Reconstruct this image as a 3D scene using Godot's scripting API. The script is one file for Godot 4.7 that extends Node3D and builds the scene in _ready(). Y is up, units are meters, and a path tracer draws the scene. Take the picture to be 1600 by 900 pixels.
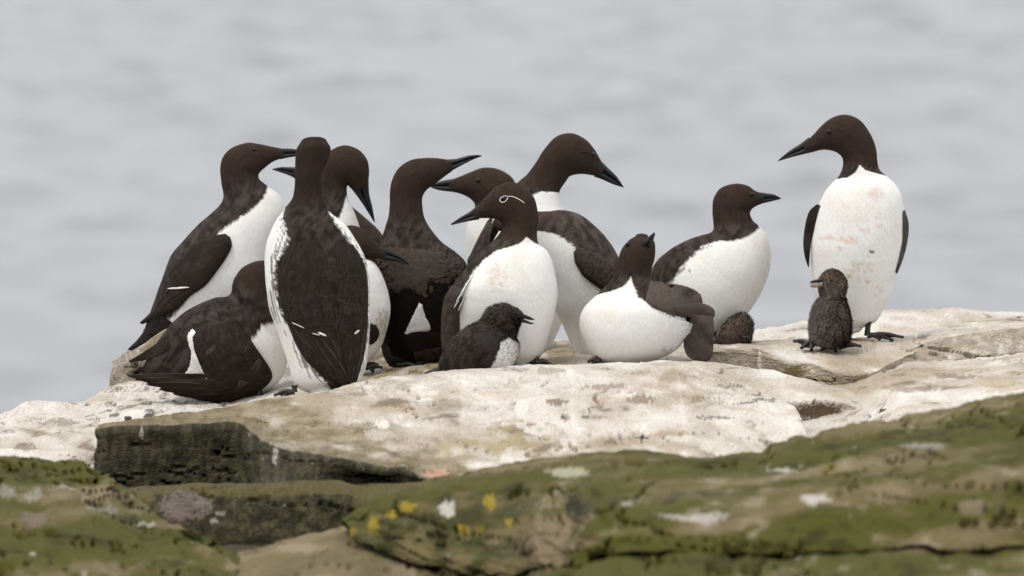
extends Node3D
# A loafing group of guillemots with three chicks on a guano-washed sea rock, overcast sea behind.
const F := 11312.0      # focal length in photo pixels (1600 x 900)
const PITCH := 5.5      # camera looks down by this many degrees
const CD := 14.0        # metres to the middle of the group
var cam_pos: Vector3
var fw: Vector3
var rt: Vector3
var up: Vector3
var nz := FastNoiseLite.new()    # smooth fbm
var nf := FastNoiseLite.new()    # rich fbm, unit frequency
var rng := RandomNumberGenerator.new()
var M := {}
var taken := {}
var field := {}                  # nearest surface of the bird in hand, by picture cell
var bird: Node3D
var borg: Vector3                # base of the bird in hand

# ---------- measuring helpers ----------
func at(x: float, y: float, d: float) -> Vector3:
	return cam_pos + fw * d + rt * ((x - 800.0) * d / F) - up * ((y - 450.0) * d / F)
func proj(p: Vector3) -> Vector3:
	var q := p - cam_pos
	var d := q.dot(fw)
	return Vector3(800.0 + q.dot(rt) / d * F, 450.0 - q.dot(up) / d * F, d)
func n2(x: float, y: float) -> float:
	return nz.get_noise_2d(x, y)
func numbered(s: String) -> String:
	if not taken.has(s):
		taken[s] = 0
		return s
	taken[s] += 1
	return "%s_%03d" % [s, taken[s]]
func tag(o: Node, label: String, category: String, group := "", kind := "") -> void:
	if label != "": o.set_meta("label", label)
	if category != "": o.set_meta("category", category)
	if group != "": o.set_meta("group", group)
	if kind != "": o.set_meta("kind", kind)
func mesh_node(called: String, mesh: Mesh, m: Material, parent: Node) -> MeshInstance3D:
	var o := MeshInstance3D.new()
	o.name = numbered(called) if parent == self else called
	o.mesh = mesh
	o.material_override = m
	parent.add_child(o, true)
	return o
func noise_tex(freq: float, oct: int, a: Color, b: Color, seed_: int, size := 512) -> NoiseTexture2D:
	var n := FastNoiseLite.new()
	n.seed = seed_
	n.noise_type = FastNoiseLite.TYPE_SIMPLEX_SMOOTH
	n.frequency = freq
	n.fractal_octaves = oct
	var t := NoiseTexture2D.new()
	t.width = size
	t.height = size
	t.seamless = true
	t.noise = n
	var g := Gradient.new()
	g.set_color(0, a)
	g.set_color(1, b)
	t.color_ramp = g
	return t

# ---------- grid mesh ----------
# P holds nu rows of nv_ points; wrap joins the last column to the first. OUT: a point the surface looks away from, or toward-camera when null
func grid_mesh(P: PackedVector3Array, C: PackedColorArray, U: PackedVector2Array, nu: int, nv_: int, wrap: bool, org: Vector3, centres = null) -> ArrayMesh:
	var N := PackedVector3Array()
	N.resize(P.size())
	var flips := 0
	for i in nu:
		var i0 := maxi(i - 1, 0) * nv_
		var i1 := mini(i + 1, nu - 1) * nv_
		for j in nv_:
			var j0: int
			var j1: int
			if wrap:
				j0 = (j - 1 + nv_) % nv_
				j1 = (j + 1) % nv_
			else:
				j0 = maxi(j - 1, 0)
				j1 = mini(j + 1, nv_ - 1)
			var n := (P[i1 + j] - P[i0 + j]).cross(P[i * nv_ + j1] - P[i * nv_ + j0])
			var away: Vector3 = (P[i * nv_ + j] - centres[i]) if centres != null else (up * 0.8 - fw)
			if n.length_squared() < 1e-18:
				n = away
			elif n.dot(away) < 0.0:
				n = -n
				flips += 1
			else:
				flips -= 1
			N[i * nv_ + j] = n.normalized()
	var I := PackedInt32Array()
	var w := nv_ if wrap else nv_ - 1
	for i in nu - 1:
		for j in w:
			var a := i * nv_ + j
			var b := i * nv_ + (j + 1) % nv_
			var c := a + nv_
			var d := b + nv_
			I.append_array([a, c, b, b, c, d] if flips > 0 else [a, b, c, b, d, c])
	var V := PackedVector3Array()
	V.resize(P.size())
	for k in P.size():
		V[k] = P[k] - org
	var A := []
	A.resize(Mesh.ARRAY_MAX)
	A[Mesh.ARRAY_VERTEX] = V
	A[Mesh.ARRAY_NORMAL] = N
	A[Mesh.ARRAY_COLOR] = C
	A[Mesh.ARRAY_TEX_UV] = U
	A[Mesh.ARRAY_INDEX] = I
	var m := ArrayMesh.new()
	m.add_surface_from_arrays(Mesh.PRIMITIVE_TRIANGLES, A)
	return m

func cr(a: float, b: float, c: float, d: float, t: float) -> float:
	return b + 0.5 * t * (c - a + t * (2.0 * a - 5.0 * b + 4.0 * c - d + t * (3.0 * (b - c) + d - a)))
func splined(rows: Array, s: float, k: int) -> float:
	var n := rows.size()
	var i := clampi(int(floor(s)), 0, n - 2)
	return cr(rows[maxi(i - 1, 0)][k], rows[i][k], rows[i + 1][k], rows[mini(i + 2, n - 1)][k], s - i)
func lined(rows: Array, s: float, k: int) -> float:
	var i := clampi(int(floor(s)), 0, rows.size() - 2)
	return lerpf(rows[i][k], rows[i + 1][k], s - i)

# ---------- depth field of the bird in hand ----------
func splat(p: Vector3) -> void:
	var q := proj(p)
	var key := int(q.x / 3.0) * 4096 + int(q.y / 3.0)
	if not field.has(key) or field[key] > q.z:
		field[key] = q.z
func depth_at(x: float, y: float, reach := 6) -> float:
	var cx := int(x / 3.0)
	var cy := int(y / 3.0)
	for r in range(0, reach):
		var s := 0.0
		var n := 0
		for i in range(-r, r + 1):
			for j in range(-r, r + 1):
				if maxi(absi(i), absi(j)) == r:
					var v = field.get((cx + i) * 4096 + cy + j)
					if v != null:
						s += v
						n += 1
		if n > 0:
			return s / n
	return -1.0

# ---------- plumage colours (linear) ----------
const BACK_A := Color(0.062, 0.0495, 0.042)
const BACK_B := Color(0.022, 0.0172, 0.0145)
const HEAD_A := Color(0.048, 0.0325, 0.025)
const HEAD_B := Color(0.031, 0.0205, 0.0155)
const WHITE := Color(0.84, 0.835, 0.815)
const BILL := Color(0.010, 0.010, 0.011)

# rings: [Lx, Ly, Rx, Ry, a, b, (k), (dz px)] from tail to bill base. Near side is white where a < t < b (t runs L to R); with inv it is brown there.
# o: D, nh (first all-brown ring), far ("mirror", "white", "brown"), kb, jag, streak, inv, dark (tone factor), stains
func body(rings: Array, o: Dictionary) -> MeshInstance3D:
	var D: float = o.D
	var nh: int = o.nh
	var kb: float = o.get("kb", 0.86)
	var kh: float = o.get("kh", 0.66)
	var nr := rings.size()
	var rr := []
	for i in nr:
		var r: Array = rings[i].duplicate()
		if r.size() < 6:
			var pv: Array = rr[i - 1] if i > 0 else [0, 0, 0, 0, 2.0, 2.0]
			if pv[5] > 1.0:
				r.append_array([maxf(1.1, pv[4]), 2.0])
			elif pv[4] < 0.0:
				r.append_array([-1.0, -0.1])
			else:
				r.append_array([(pv[4] + pv[5]) * 0.5, (pv[4] + pv[5]) * 0.5 - 0.1])
		if r.size() < 7:
			r.append(kb if i < nh - 1 else lerpf(0.9, kh, clampf(float(i - nh + 1) / maxf(1.0, (nr - nh) * 0.6), 0.0, 1.0)))
		if r.size() < 8:
			r.append(0.0)
		rr.append(r)
	var sub: int = o.get("sub", 9)
	var na: int = o.get("na", 112)
	var nu := (nr - 1) * sub + 1
	var P := PackedVector3Array()
	var C := PackedColorArray()
	var U := PackedVector2Array()
	var cen := PackedVector3Array()
	var ax := PackedVector3Array()
	var kk := PackedFloat32Array()
	for i in nu:
		var s := float(i) / sub
		var dd := D - splined(rr, s, 7) * D / F
		var l := at(splined(rr, s, 0), splined(rr, s, 1), dd)
		var r := at(splined(rr, s, 2), splined(rr, s, 3), dd)
		cen.append((l + r) * 0.5)
		ax.append((r - l) * 0.5)
		kk.append(lined(rr, s, 6))
	# closed, rounded ends
	var len_ := 0.0
	var far: String = o.get("far", "mirror")
	var inv: bool = o.get("inv", false)
	var jag: float = o.get("jag", 0.02)
	var streak: float = o.get("streak", 0.0)
	var dark: float = o.get("dark", 1.0)
	var stains: Array = o.get("stains", [])
	var c0 := cen.duplicate()
	for i in range(-4, nu + 4):
		var ii := clampi(i, 0, nu - 1)
		var s := float(ii) / sub
		var t0 := cen[maxi(ii - 2, 0)]
		var t1 := cen[mini(ii + 2, nu - 1)]
		var tang := (t1 - t0).normalized()
		var a1 := ax[ii]
		var a2 := a1.normalized().cross(tang)
		if a2.length() < 0.35:
			a2 = fw - a1.normalized() * fw.dot(a1.normalized())
		a2 = a2.normalized()
		if a2.dot(fw) > 0.0:
			a2 = -a2
		var scale_ := 1.0
		var shift := Vector3.ZERO
		if i < 0:
			var q := float(-i) / 4.0
			scale_ = sqrt(maxf(0.0, 1.0 - q * q)) + 0.001
			shift = -tang * a1.length() * 0.45 * q
		elif i >= nu:
			var q := float(i - nu + 1) / 4.0
			scale_ = sqrt(maxf(0.0, 1.0 - q * q)) + 0.001
			shift = tang * a1.length() * o.get("cap", 0.5) * q
		if ii > 0 and i >= 0 and i < nu:
			len_ += (cen[ii] - cen[ii - 1]).length()
		var wa := lined(rr, s, 4)
		var wb := lined(rr, s, 5)
		var half := a1.length()
		var headness := clampf((s - nh + 1.0) * 0.8, 0.0, 1.0)
		for j in na:
			var th := TAU * j / na
			var cs := cos(th)
			var sn := sin(th)
			var p: Vector3 = cen[ii] + shift + a1 * (-cs * scale_) + a2 * (sn * half * kk[ii] * scale_)
			var pp := proj(p)
			var near := sn >= -0.02
			var t := 0.5 * (1.0 - cs)
			# soft feather relief
			var out := (a1 * (-cs) + a2 * (sn * half * kk[ii])).normalized()
			p += out * (nz.get_noise_3d(p.x * 90.0, p.y * 90.0, p.z * 90.0) * 0.0012 * (1.0 - headness * 0.6) + nz.get_noise_3d(p.x * 22.0, p.y * 22.0, p.z * 22.0) * 0.006 * (1.0 - headness))
			P.append(p)
			U.append(Vector2(len_ * 10.0, th * half * 10.0))
			# colour
			var jn := jag * (n2(pp.x * 0.9, pp.y * 0.9 + th * 3.0) + 0.6 * n2(pp.x * 3.1 + 50.0, pp.y * 3.1))
			var edge := 0.012
			var w := 0.0
			if near or far == "mirror":
				var tj := t + jn
				w = smoothstep(wa - edge, wa + edge, tj) * (1.0 - smoothstep(wb - edge, wb + edge, tj))
				if inv: w = 1.0 - w
			elif far == "white":
				w = 1.0
			if s >= nh - 0.02 and not inv:
				w = 0.0
			if inv and s >= nh:
				w = 0.0
			if streak > 0.0 and w > 0.5:
				var e := minf(absf(t - wa), absf(t - wb))
				var sv := n2(len_ * 60.0 + th * 4.0, th * half * 700.0)
				if sv > 0.03 + e * 1.3 / streak:
					w = 0.25
			var st := n2(len_ * 130.0, th * half * 650.0) * 0.5 + n2(p.x * 260.0, p.y * 260.0) * 0.5
			var br := BACK_B.lerp(BACK_A, clampf(0.5 + st * 2.0, 0.0, 1.15))
			var hd := HEAD_B.lerp(HEAD_A, clampf(0.5 + st * 0.8, 0.0, 1.0))
			br = br.lerp(hd, headness) * dark
			var wh := WHITE * (0.97 + 0.05 * st)
			wh = wh.lerp(Color(0.70, 0.64, 0.53), smoothstep(0.0, 0.5, nf.get_noise_3d(p.x * 9.0, p.y * 6.0, p.z * 9.0) + 0.35 * st) * 0.4)  # cream patches: soiling plus warm rock bounce painted into the white
			for q in stains:
				var dx: float = (pp.x - q[0]) / q[2]
				var dy: float = (pp.y - q[1]) / q[3]
				var rad := dx * dx + dy * dy
				if rad < 1.0 and near:
					var m: float = smoothstep(q[5] - 0.1, q[5] + 0.5, n2(pp.x * 2.2, pp.y * 2.2) * 0.7 + n2(pp.x * 7.0, pp.y * 5.0) * 0.5 + (1.0 - rad) * 0.5) * q[6]
					wh = wh.lerp(q[4], m)
			var c := br.lerp(wh, w)
			c.a = 1.0
			C.append(c)
			if near and i >= 0 and i < nu:
				splat(p)
	var full := PackedVector3Array()
	for i in range(-4, nu + 4):
		var ii := clampi(i, 0, nu - 1)
		var tang := (cen[mini(ii + 2, nu - 1)] - cen[maxi(ii - 2, 0)]).normalized()
		full.append(cen[ii] + (tang * (ax[ii].length() * (-0.0 if i < 0 else 0.0))))
	var mm := grid_mesh(P, C, U, nu + 8, na, true, borg, full)
	return mesh_node("body", mm, M.plumage, bird)

# a draped sheet with real thickness: pairs [Lx, Ly, Rx, Ry] from root to tip, lying on the bird in hand
func sheet(called: String, pairs: Array, lift: float, ca: Color, cb: Color, parent: Node = null, o := {}) -> MeshInstance3D:
	var sub: int = o.get("sub", 7)
	var nw: int = o.get("nw", 18)
	var nu := (pairs.size() - 1) * sub + 1
	var dg := PackedFloat32Array()
	var xs := PackedVector2Array()
	for i in nu:
		var s := float(i) / sub
		for j in nw:
			var v := 0.5 - 0.5 * cos(PI * j / (nw - 1))
			var x := lerpf(splined(pairs, s, 0), splined(pairs, s, 2), v)
			var y := lerpf(splined(pairs, s, 1), splined(pairs, s, 3), v)
			xs.append(Vector2(x, y))
			dg.append(depth_at(x, y, o.get("reach", 8)))
	var last := -1.0
	for pass_ in 2:
		for q in dg.size():
			var k := q if pass_ == 0 else dg.size() - 1 - q
			if dg[k] < 0.0 and last > 0.0: dg[k] = last
			elif dg[k] > 0.0: last = dg[k]
	for it in int(o.get("smooth", 6)):
		var b := dg.duplicate()
		for i in nu:
			for j in nw:
				b[i * nw + j] = 0.2 * (dg[i * nw + j] + dg[maxi(i - 1, 0) * nw + j] + dg[mini(i + 1, nu - 1) * nw + j] + dg[i * nw + maxi(j - 1, 0)] + dg[i * nw + mini(j + 1, nw - 1)])
		dg = b
	var P := PackedVector3Array()
	var C := PackedColorArray()
	var U := PackedVector2Array()
	var cen := PackedVector3Array()
	var rag: float = o.get("rag", 0.0)
	var rim: float = o.get("rim", 0.0)
	var lm := lift * 14.0 / F
	for i in nu:
		var u := float(i) / (nu - 1)
		var taper := minf(1.0, minf(u * 6.0 + 0.3, (1.0 - u) * 5.0 + 0.12))
		var mid := Vector3.ZERO
		for jj in nw * 2 - 2:
			var front := jj < nw
			var j := jj if front else 2 * nw - 2 - jj
			var v := 0.5 - 0.5 * cos(PI * j / (nw - 1))
			var k := i * nw + j
			var bulge := sqrt(maxf(0.0, 1.0 - pow(2.0 * v - 1.0, 2.0)))
			var d := dg[k] - lm * taper * (0.25 + 0.75 * bulge) if front else dg[k] + lm * 0.35 * taper * bulge
			var xy := xs[k]
			if rag > 0.0:
				xy += Vector2(n2(xy.x * 3.0, xy.y * 3.0), n2(xy.x * 3.0 + 90.0, xy.y * 3.0)) * rag * (0.3 + absf(2.0 * v - 1.0))
			var p := at(xy.x, xy.y, d)
			var st := n2(u * 60.0 + xy.x * 0.2, v * 90.0) * 0.6 + n2(xy.x * 1.7, xy.y * 1.7) * 0.5
			var c := cb.lerp(ca, clampf(0.5 + st, 0.0, 1.0))
			if rim > 0.0:
				c = c.lerp(Color(0.22, 0.18, 0.15), rim * smoothstep(0.86, 0.97, absf(2.0 * v - 1.0)))
			c.a = 1.0
			P.append(p)
			C.append(c)
			U.append(Vector2(u * 2.0, v * 2.0))
			mid += p
			if front: splat(p)
		cen.append(mid / (nw * 2 - 2) + fw * lm)
	var mm := grid_mesh(P, C, U, nu, nw * 2 - 2, true, borg, cen)
	return mesh_node(called, mm, M.plumage, bird if parent == null else parent)

# one long feather along a line, lying on what is there
func feather(x0: float, y0: float, x1: float, y1: float, w: float, ca: Color, cb: Color, rim := 0.5, lift := 2.2, called := "feather") -> void:
	var d := Vector2(x1 - x0, y1 - y0)
	var n := Vector2(-d.y, d.x).normalized() * w * 0.5
	var pr := []
	for q in [[0.0, 0.45], [0.2, 0.85], [0.45, 1.0], [0.7, 0.95], [0.88, 0.65], [0.97, 0.3], [1.0, 0.08]]:
		var c: Vector2 = Vector2(x0, y0) + d * q[0]
		pr.append([c.x - n.x * q[1], c.y - n.y * q[1], c.x + n.x * q[1], c.y + n.y * q[1]])
	sheet(called, pr, lift, ca, cb, null, {"sub": 3, "nw": 9, "smooth": 3, "rim": rim})

# loose rows of small body feathers lying along a band: (x0, y0) to (x1, y1), half width hw; each points (dx, dy)
func coverts(x0: float, y0: float, x1: float, y1: float, hw: float, count: int, dx: float, dy: float, w: float, ca: Color, cb: Color, rim := 0.14, lift := 0.5) -> void:
	var al := Vector2(x1 - x0, y1 - y0)
	var ac := Vector2(-al.y, al.x).normalized()
	for k in count:
		var u := (k + rng.randf()) / count
		var p := Vector2(x0, y0) + al * u + ac * hw * rng.randf_range(-1.0, 1.0)
		var t := rng.randf()
		var g := rng.randf_range(0.8, 1.2)
		var d0 := depth_at(p.x, p.y, 2)
		var steep := d0 < 0.0
		for q in [Vector2(dx, dy) * 1.3, Vector2(-dy, dx).normalized() * w * 0.7, Vector2(dy, -dx).normalized() * w * 0.7, Vector2(dx, dy) * 0.7 + Vector2(-dy, dx).normalized() * w * 0.7, Vector2(dx, dy) * 0.7 + Vector2(dy, -dx).normalized() * w * 0.7]:
			var d1 := depth_at(p.x + q.x, p.y + q.y, 2)
			if d1 < 0.0 or absf(d1 - d0) > 0.009: steep = true
		if steep: continue
		feather(p.x, p.y, p.x + dx * g + rng.randf_range(-3, 3), p.y + dy * g + rng.randf_range(-3, 3), w * rng.randf_range(0.8, 1.15), cb.lerp(ca, t), cb.lerp(ca, t * 0.4), rim, lift)

# bill: pairs from base to tip, D and optional dz per pair; upper and lower mandible with the gape between
func bill(pairs: Array, D: float, split := 0.56, gape := 0.0, pale := Color(0, 0, 0)) -> void:
	var root := mesh_node("bill", bill_half(pairs, D, 0.0, split, Vector2(0, -gape), BILL), M.bill, bird)
	mesh_node("lower_mandible", bill_half(pairs, D, split - 0.02, 1.0, Vector2(0, gape), BILL if pale == Color(0, 0, 0) else pale), M.bill, root)
func bill_half(pairs: Array, D: float, v0: float, v1: float, open_: Vector2, col: Color) -> ArrayMesh:
	var sub := 8
	var na := 20
	var nu := (pairs.size() - 1) * sub + 1
	var P := PackedVector3Array()
	var C := PackedColorArray()
	var U := PackedVector2Array()
	var cen := PackedVector3Array()
	var rows := []
	for r in pairs:
		var q: Array = r.duplicate()
		if q.size() < 5: q.append(0.0)
		rows.append(q)
	for i in nu:
		var s := float(i) / sub
		var u := float(i) / (nu - 1)
		var d := D - splined(rows, s, 4) * D / F
		var l := Vector2(splined(rows, s, 0), splined(rows, s, 1))
		var r := Vector2(splined(rows, s, 2), splined(rows, s, 3))
		if l.distance_to(r) < 0.6 or i == nu - 1:
			r = l + (r - l).normalized() * 0.6
		var a := l.lerp(r, v0) + open_ * u
		var b := l.lerp(r, v1) + open_ * u
		var c := at((a.x + b.x) * 0.5, (a.y + b.y) * 0.5, d)
		var e := (at(b.x, b.y, d) - at(a.x, a.y, d)) * 0.5
		var side := fw - e.normalized() * fw.dot(e.normalized())
		var wide := l.distance_to(r) * 0.26 * D / F
		cen.append(c)
		for j in na:
			var th := TAU * j / na
			var p := c - e * cos(th) - side.normalized() * (sin(th) * wide)
			P.append(p)
			var k := col * (0.85 + 0.35 * n2(p.x * 700.0, p.y * 700.0))
			k.a = 1.0
			C.append(k)
			U.append(Vector2(u, float(j) / na))
			if sin(th) > 0: splat(p)
	return grid_mesh(P, C, U, nu, na, true, borg, cen)

func tube(pts: Array, rad: Array, org: Vector3, na := 8) -> ArrayMesh:
	var P := PackedVector3Array()
	var C := PackedColorArray()
	var U := PackedVector2Array()
	var cen := PackedVector3Array()
	for i in pts.size():
		var t: Vector3 = (pts[mini(i + 1, pts.size() - 1)] - pts[maxi(i - 1, 0)]).normalized()
		var a := t.cross(Vector3(0.31, 0.9, 0.3)).normalized()
		var b := t.cross(a)
		cen.append(pts[i])
		for j in na:
			var th := TAU * j / na
			P.append(pts[i] + (a * cos(th) + b * sin(th)) * rad[i])
			C.append(Color.WHITE)
			U.append(Vector2(i, j))
	return grid_mesh(P, C, U, pts.size(), na, true, org, cen)

func eye(x: float, y: float, r := 3.2) -> void:
	var d := depth_at(x, y)
	if d < 0.0: return
	var s := SphereMesh.new()
	s.radius = r * d / F
	s.height = 2.0 * s.radius
	s.radial_segments = 20
	s.rings = 12
	var o := mesh_node("eye", s, M.eye, bird)
	o.position = at(x, y, d + r * 0.45 * d / F) - borg
# a fold or mark drawn as a thin raised cord on the plumage
func cord(called: String, pts: Array, r: float, m: Material, parent: Node = null) -> MeshInstance3D:
	var v := []
	var rr := []
	for i in (pts.size() - 1) * 5 + 1:
		var s := i / 5.0
		var x := splined(pts, s, 0)
		var y := splined(pts, s, 1)
		var d := depth_at(x, y)
		v.append(at(x, y, (d if d > 0.0 else CD) - r * 0.2 * CD / F))
		var e := float(i) / ((pts.size() - 1) * 5)
		rr.append(r * CD / F * (0.35 + 0.65 * minf(1.0, minf(e, 1.0 - e) * 5.0)))
	return mesh_node(called, tube(v, rr, borg), m, bird if parent == null else parent)

# webbed foot: ankle (x, y), toes reach to the listed points; all in picture measure at depth D
func foot(ax: float, ay: float, toes: Array, D: float, leg := 12.0, lx := 0.0) -> void:
	var a := at(ax, ay, D)
	var root := mesh_node("foot", tube([at(ax + lx, ay - leg, D), at(ax + lx * 0.4, ay - leg * 0.5, D), a - up * 0.001], [0.0062, 0.0052, 0.0062], borg, 10), M.foot, bird)
	var tips := []
	for t in toes:
		var tip := at(t[0], t[1], D - (t[2] if t.size() > 2 else 0.0))
		var mid := a.lerp(tip, 0.5) + Vector3(0, 0.005, 0)
		tips.append([mid, tip])
		var pts := []
		var rad := []
		for q in 7:
			var u := q / 6.0
			pts.append(a.lerp(mid, u * 2.0) if u < 0.5 else mid.lerp(tip, u * 2.0 - 1.0))
			rad.append(lerpf(0.0058, 0.0028, u) * (1.15 if q % 2 == 0 else 0.9))
		mesh_node("toe", tube(pts, rad, borg), M.foot, root)
	for i in tips.size() - 1:
		var st := SurfaceTool.new()
		st.begin(Mesh.PRIMITIVE_TRIANGLES)
		var m0: Vector3 = tips[i][0]
		var m1: Vector3 = tips[i + 1][0]
		var e0: Vector3 = tips[i][0].lerp(tips[i][1], 0.85)
		var e1: Vector3 = tips[i + 1][0].lerp(tips[i + 1][1], 0.85)
		var em := (e0 + e1) * 0.5 + (a - (e0 + e1) * 0.5) * 0.2
		var mm := (m0 + m1) * 0.5 - Vector3(0, 0.003, 0)
		for tri in [[a, m0, mm], [a, mm, m1], [m0, e0, mm], [mm, e0, em], [mm, em, e1], [mm, e1, m1]]:
			for p in tri: st.add_vertex(p - borg)
		st.generate_normals()
		mesh_node("web", st.commit(), M.foot, root)

func start(called: String, label: String, category: String, group: String, x: float, y: float, D: float) -> void:
	field = {}
	bird = Node3D.new()
	bird.name = numbered(called)
	add_child(bird)
	borg = at(x, y, D)
	bird.position = borg
	tag(bird, label, category, group)

# downy coat: thin curved blades over the visible surface of a chick
func down(D: float, rings: Array, count: int, len0: float, cols: Array, k: float, lie: Vector2) -> void:
	var st := SurfaceTool.new()
	st.begin(Mesh.PRIMITIVE_TRIANGLES)
	for q in count:
		var s := rng.randf() * (rings.size() - 1.02)
		var th := rng.randf() * TAU
		var l := at(splined(rings, s, 0), splined(rings, s, 1), D)
		var r := at(splined(rings, s, 2), splined(rings, s, 3), D)
		var c := (l + r) * 0.5
		var a := (r - l) * 0.5
		var b := -(fw - a.normalized() * fw.dot(a.normalized())).normalized() * a.length() * k
		var out := (a * -cos(th) + b * sin(th))
		var p := c + out * 0.99
		var n := out.normalized()
		var t := 0.5 - 0.5 * cos(th)
		var wht: bool = t > lined(rings, s, 4) and t < lined(rings, s, 5)
		var col: Color = (cols[2] if wht else cols[rng.randi() % 2]) * rng.randf_range(0.7, 1.35)
		col.a = 1.0
		var L := len0 * rng.randf_range(0.5, 1.25)
		var dir := (n * 0.75 + rt * lie.x - up * lie.y + Vector3(rng.randf_range(-1, 1), rng.randf_range(-1, 1), rng.randf_range(-1, 1)) * 0.35).normalized()
		var sd := dir.cross(n + Vector3(0.01, 0.02, 0)).normalized().rotated(dir, rng.randf() * PI) * 0.00032
		var e := p + dir * L + (rt * lie.x - up * lie.y) * L * 0.35
		var m := p + dir * L * 0.55
		st.set_color(col)
		st.set_normal(n)
		for v in [p - sd, p + sd, m + sd * 0.8, p - sd, m + sd * 0.8, m - sd * 0.8, m - sd * 0.8, m + sd * 0.8, e]:
			st.add_vertex(v - borg)
	var o := mesh_node("down", st.commit(), M.plumage, bird)
	o.set_meta("kind", "stuff")

# ---------- rock ----------
# rows: each a polyline of [x, y, D] (picture measure with its own distance), back to front. paint(px, py, p, v, n) gives the colour
func rock_patch(called: String, rows: Array, nx: int, nseg: Array, amp: float, paint: Callable, mat: Material, parent: Node = null, strata := 1.0, linear_ := []) -> MeshInstance3D:
	var fine := 0.10 if mat == M.mossy else 0.3
	var R := []
	for r in rows:
		var line := []
		var x0: float = r[0][0]
		var x1: float = r[-1][0]
		var k := 0
		for i in nx:
			var u := float(i) / (nx - 1)
			var x := lerpf(x0, x1, u)
			while k < r.size() - 2 and r[k + 1][0] < x: k += 1
			var t: float = clampf((x - r[k][0]) / maxf(0.001, r[k + 1][0] - r[k][0]), 0.0, 1.0)
			var a: Array = r[maxi(k - 1, 0)]
			var d: Array = r[mini(k + 2, r.size() - 1)]
			line.append([x, lerpf(cr(a[1], r[k][1], r[k + 1][1], d[1], t), lerpf(r[k][1], r[k + 1][1], t), 0.5), lerpf(r[k][2], r[k + 1][2], t)])
		for it in 3:
			var cp := line.duplicate(true)
			for i in range(1, nx - 1):
				var w0 := maxi(i - 3, 0)
				var w1 := mini(i + 3, nx - 1)
				line[i][1] = (cp[w0][1] + cp[i][1] * 2.0 + cp[w1][1]) * 0.25
				line[i][2] = (cp[w0][2] + cp[i][2] * 2.0 + cp[w1][2]) * 0.25
		R.append(line)
	var P := PackedVector3Array()
	var X := PackedVector3Array()
	var nu := 0
	for ri in rows.size() - 1:
		var steps: int = nseg[ri]
		for q in steps + (1 if ri == rows.size() - 2 else 0):
			var t := float(q) / steps
			var tl := t
			for i in nx:
				var a: Array = R[maxi(ri - 1, 0)][i]
				var b: Array = R[ri][i]
				var c: Array = R[ri + 1][i]
				var d: Array = R[mini(ri + 2, rows.size() - 1)][i]
				var y: float
				var z: float
				if ri in linear_:
					y = lerpf(b[1], c[1], tl)
					z = lerpf(b[2], c[2], tl)
				else:
					y = lerpf(cr(a[1], b[1], c[1], d[1], t), lerpf(b[1], c[1], t), 0.35)
					z = lerpf(cr(a[2], b[2], c[2], d[2], t), lerpf(b[2], c[2], t), 0.35)
				var x := lerpf(b[0], c[0], t)
				P.append(at(x, y, z))
				X.append(Vector3(x, y, ri + t))
			nu += 1
	# relief
	var N := PackedVector3Array()
	N.resize(P.size())
	for i in nu:
		for j in nx:
			var n := (P[mini(i + 1, nu - 1) * nx + j] - P[maxi(i - 1, 0) * nx + j]).cross(P[i * nx + mini(j + 1, nx - 1)] - P[i * nx + maxi(j - 1, 0)])
			if n.dot(up * 0.8 - fw) < 0.0: n = -n
			N[i * nx + j] = n.normalized()
	var C := PackedColorArray()
	var U := PackedVector2Array()
	for k in P.size():
		var p := P[k]
		var across := p.x - 0.22 * p.z
		var w := p.y * strata + 0.12 * p.x
		var h := nf.get_noise_3d(p.x * 1.3, w * 3.0, p.z * 1.3)
		var g := 1.0 - absf(nf.get_noise_3d(across * 4.5, w * 8.0, p.z * 1.6 + 4.0)) * 2.2
		var crack := absf(nf.get_noise_3d(p.x * 0.9 + 40.0, w * 5.0, p.z * 1.5))
		var f := nf.get_noise_3d(p.x * 26.0, p.y * 40.0, p.z * 20.0)
		var cut := (1.0 - smoothstep(0.0, 0.018, crack)) * 1.9
		P[k] = p + N[k] * amp * (1.1 * h + 0.5 * g - cut + fine * f)
		var c: Color = paint.call(X[k].x, X[k].y, p, X[k].z, h, crack, f)
		c.a = 1.0
		C.append(c)
		U.append(Vector2(p.x, p.z))
	var par: Node = self if parent == null else parent
	var org: Vector3 = Vector3.ZERO if parent == null else (parent as Node3D).position
	return mesh_node(called, grid_mesh(P, C, U, nu, nx, false, org), mat, par)
func rock_thing(called: String, label: String, x: float, y: float, d: float, group := "rocks of the shore") -> Node3D:
	var o := Node3D.new()
	o.name = numbered(called)
	add_child(o)
	o.position = at(x, y, d)
	tag(o, label, "rock", group, "thing")
	return o
func spots(c: Color, x: float, y: float, list: Array) -> Color:
	for q in list:
		var dx: float = (x - q[0]) / q[2]
		var dy: float = (y - q[1]) / q[3]
		var rad := dx * dx + dy * dy
		if rad < 2.2:
			var m: float = smoothstep(0.0, 0.35, 1.0 - rad + 0.9 * n2(x * 0.8 + q[0], y * 1.1) + 0.6 * n2(x * 2.6 + q[0], y * 3.0)) * q[5]
			c = c.lerp(q[4], m)
	return c
const GUANO := Color(0.715, 0.68, 0.63)
const TAN := Color(0.44, 0.375, 0.29)
const UMBER := Color(0.20, 0.15, 0.105)
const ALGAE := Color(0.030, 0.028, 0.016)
const MOSS := Color(0.080, 0.082, 0.013)
const OLIVE := Color(0.125, 0.105, 0.040)
const LICHEN := Color(0.31, 0.235, 0.03)
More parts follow.
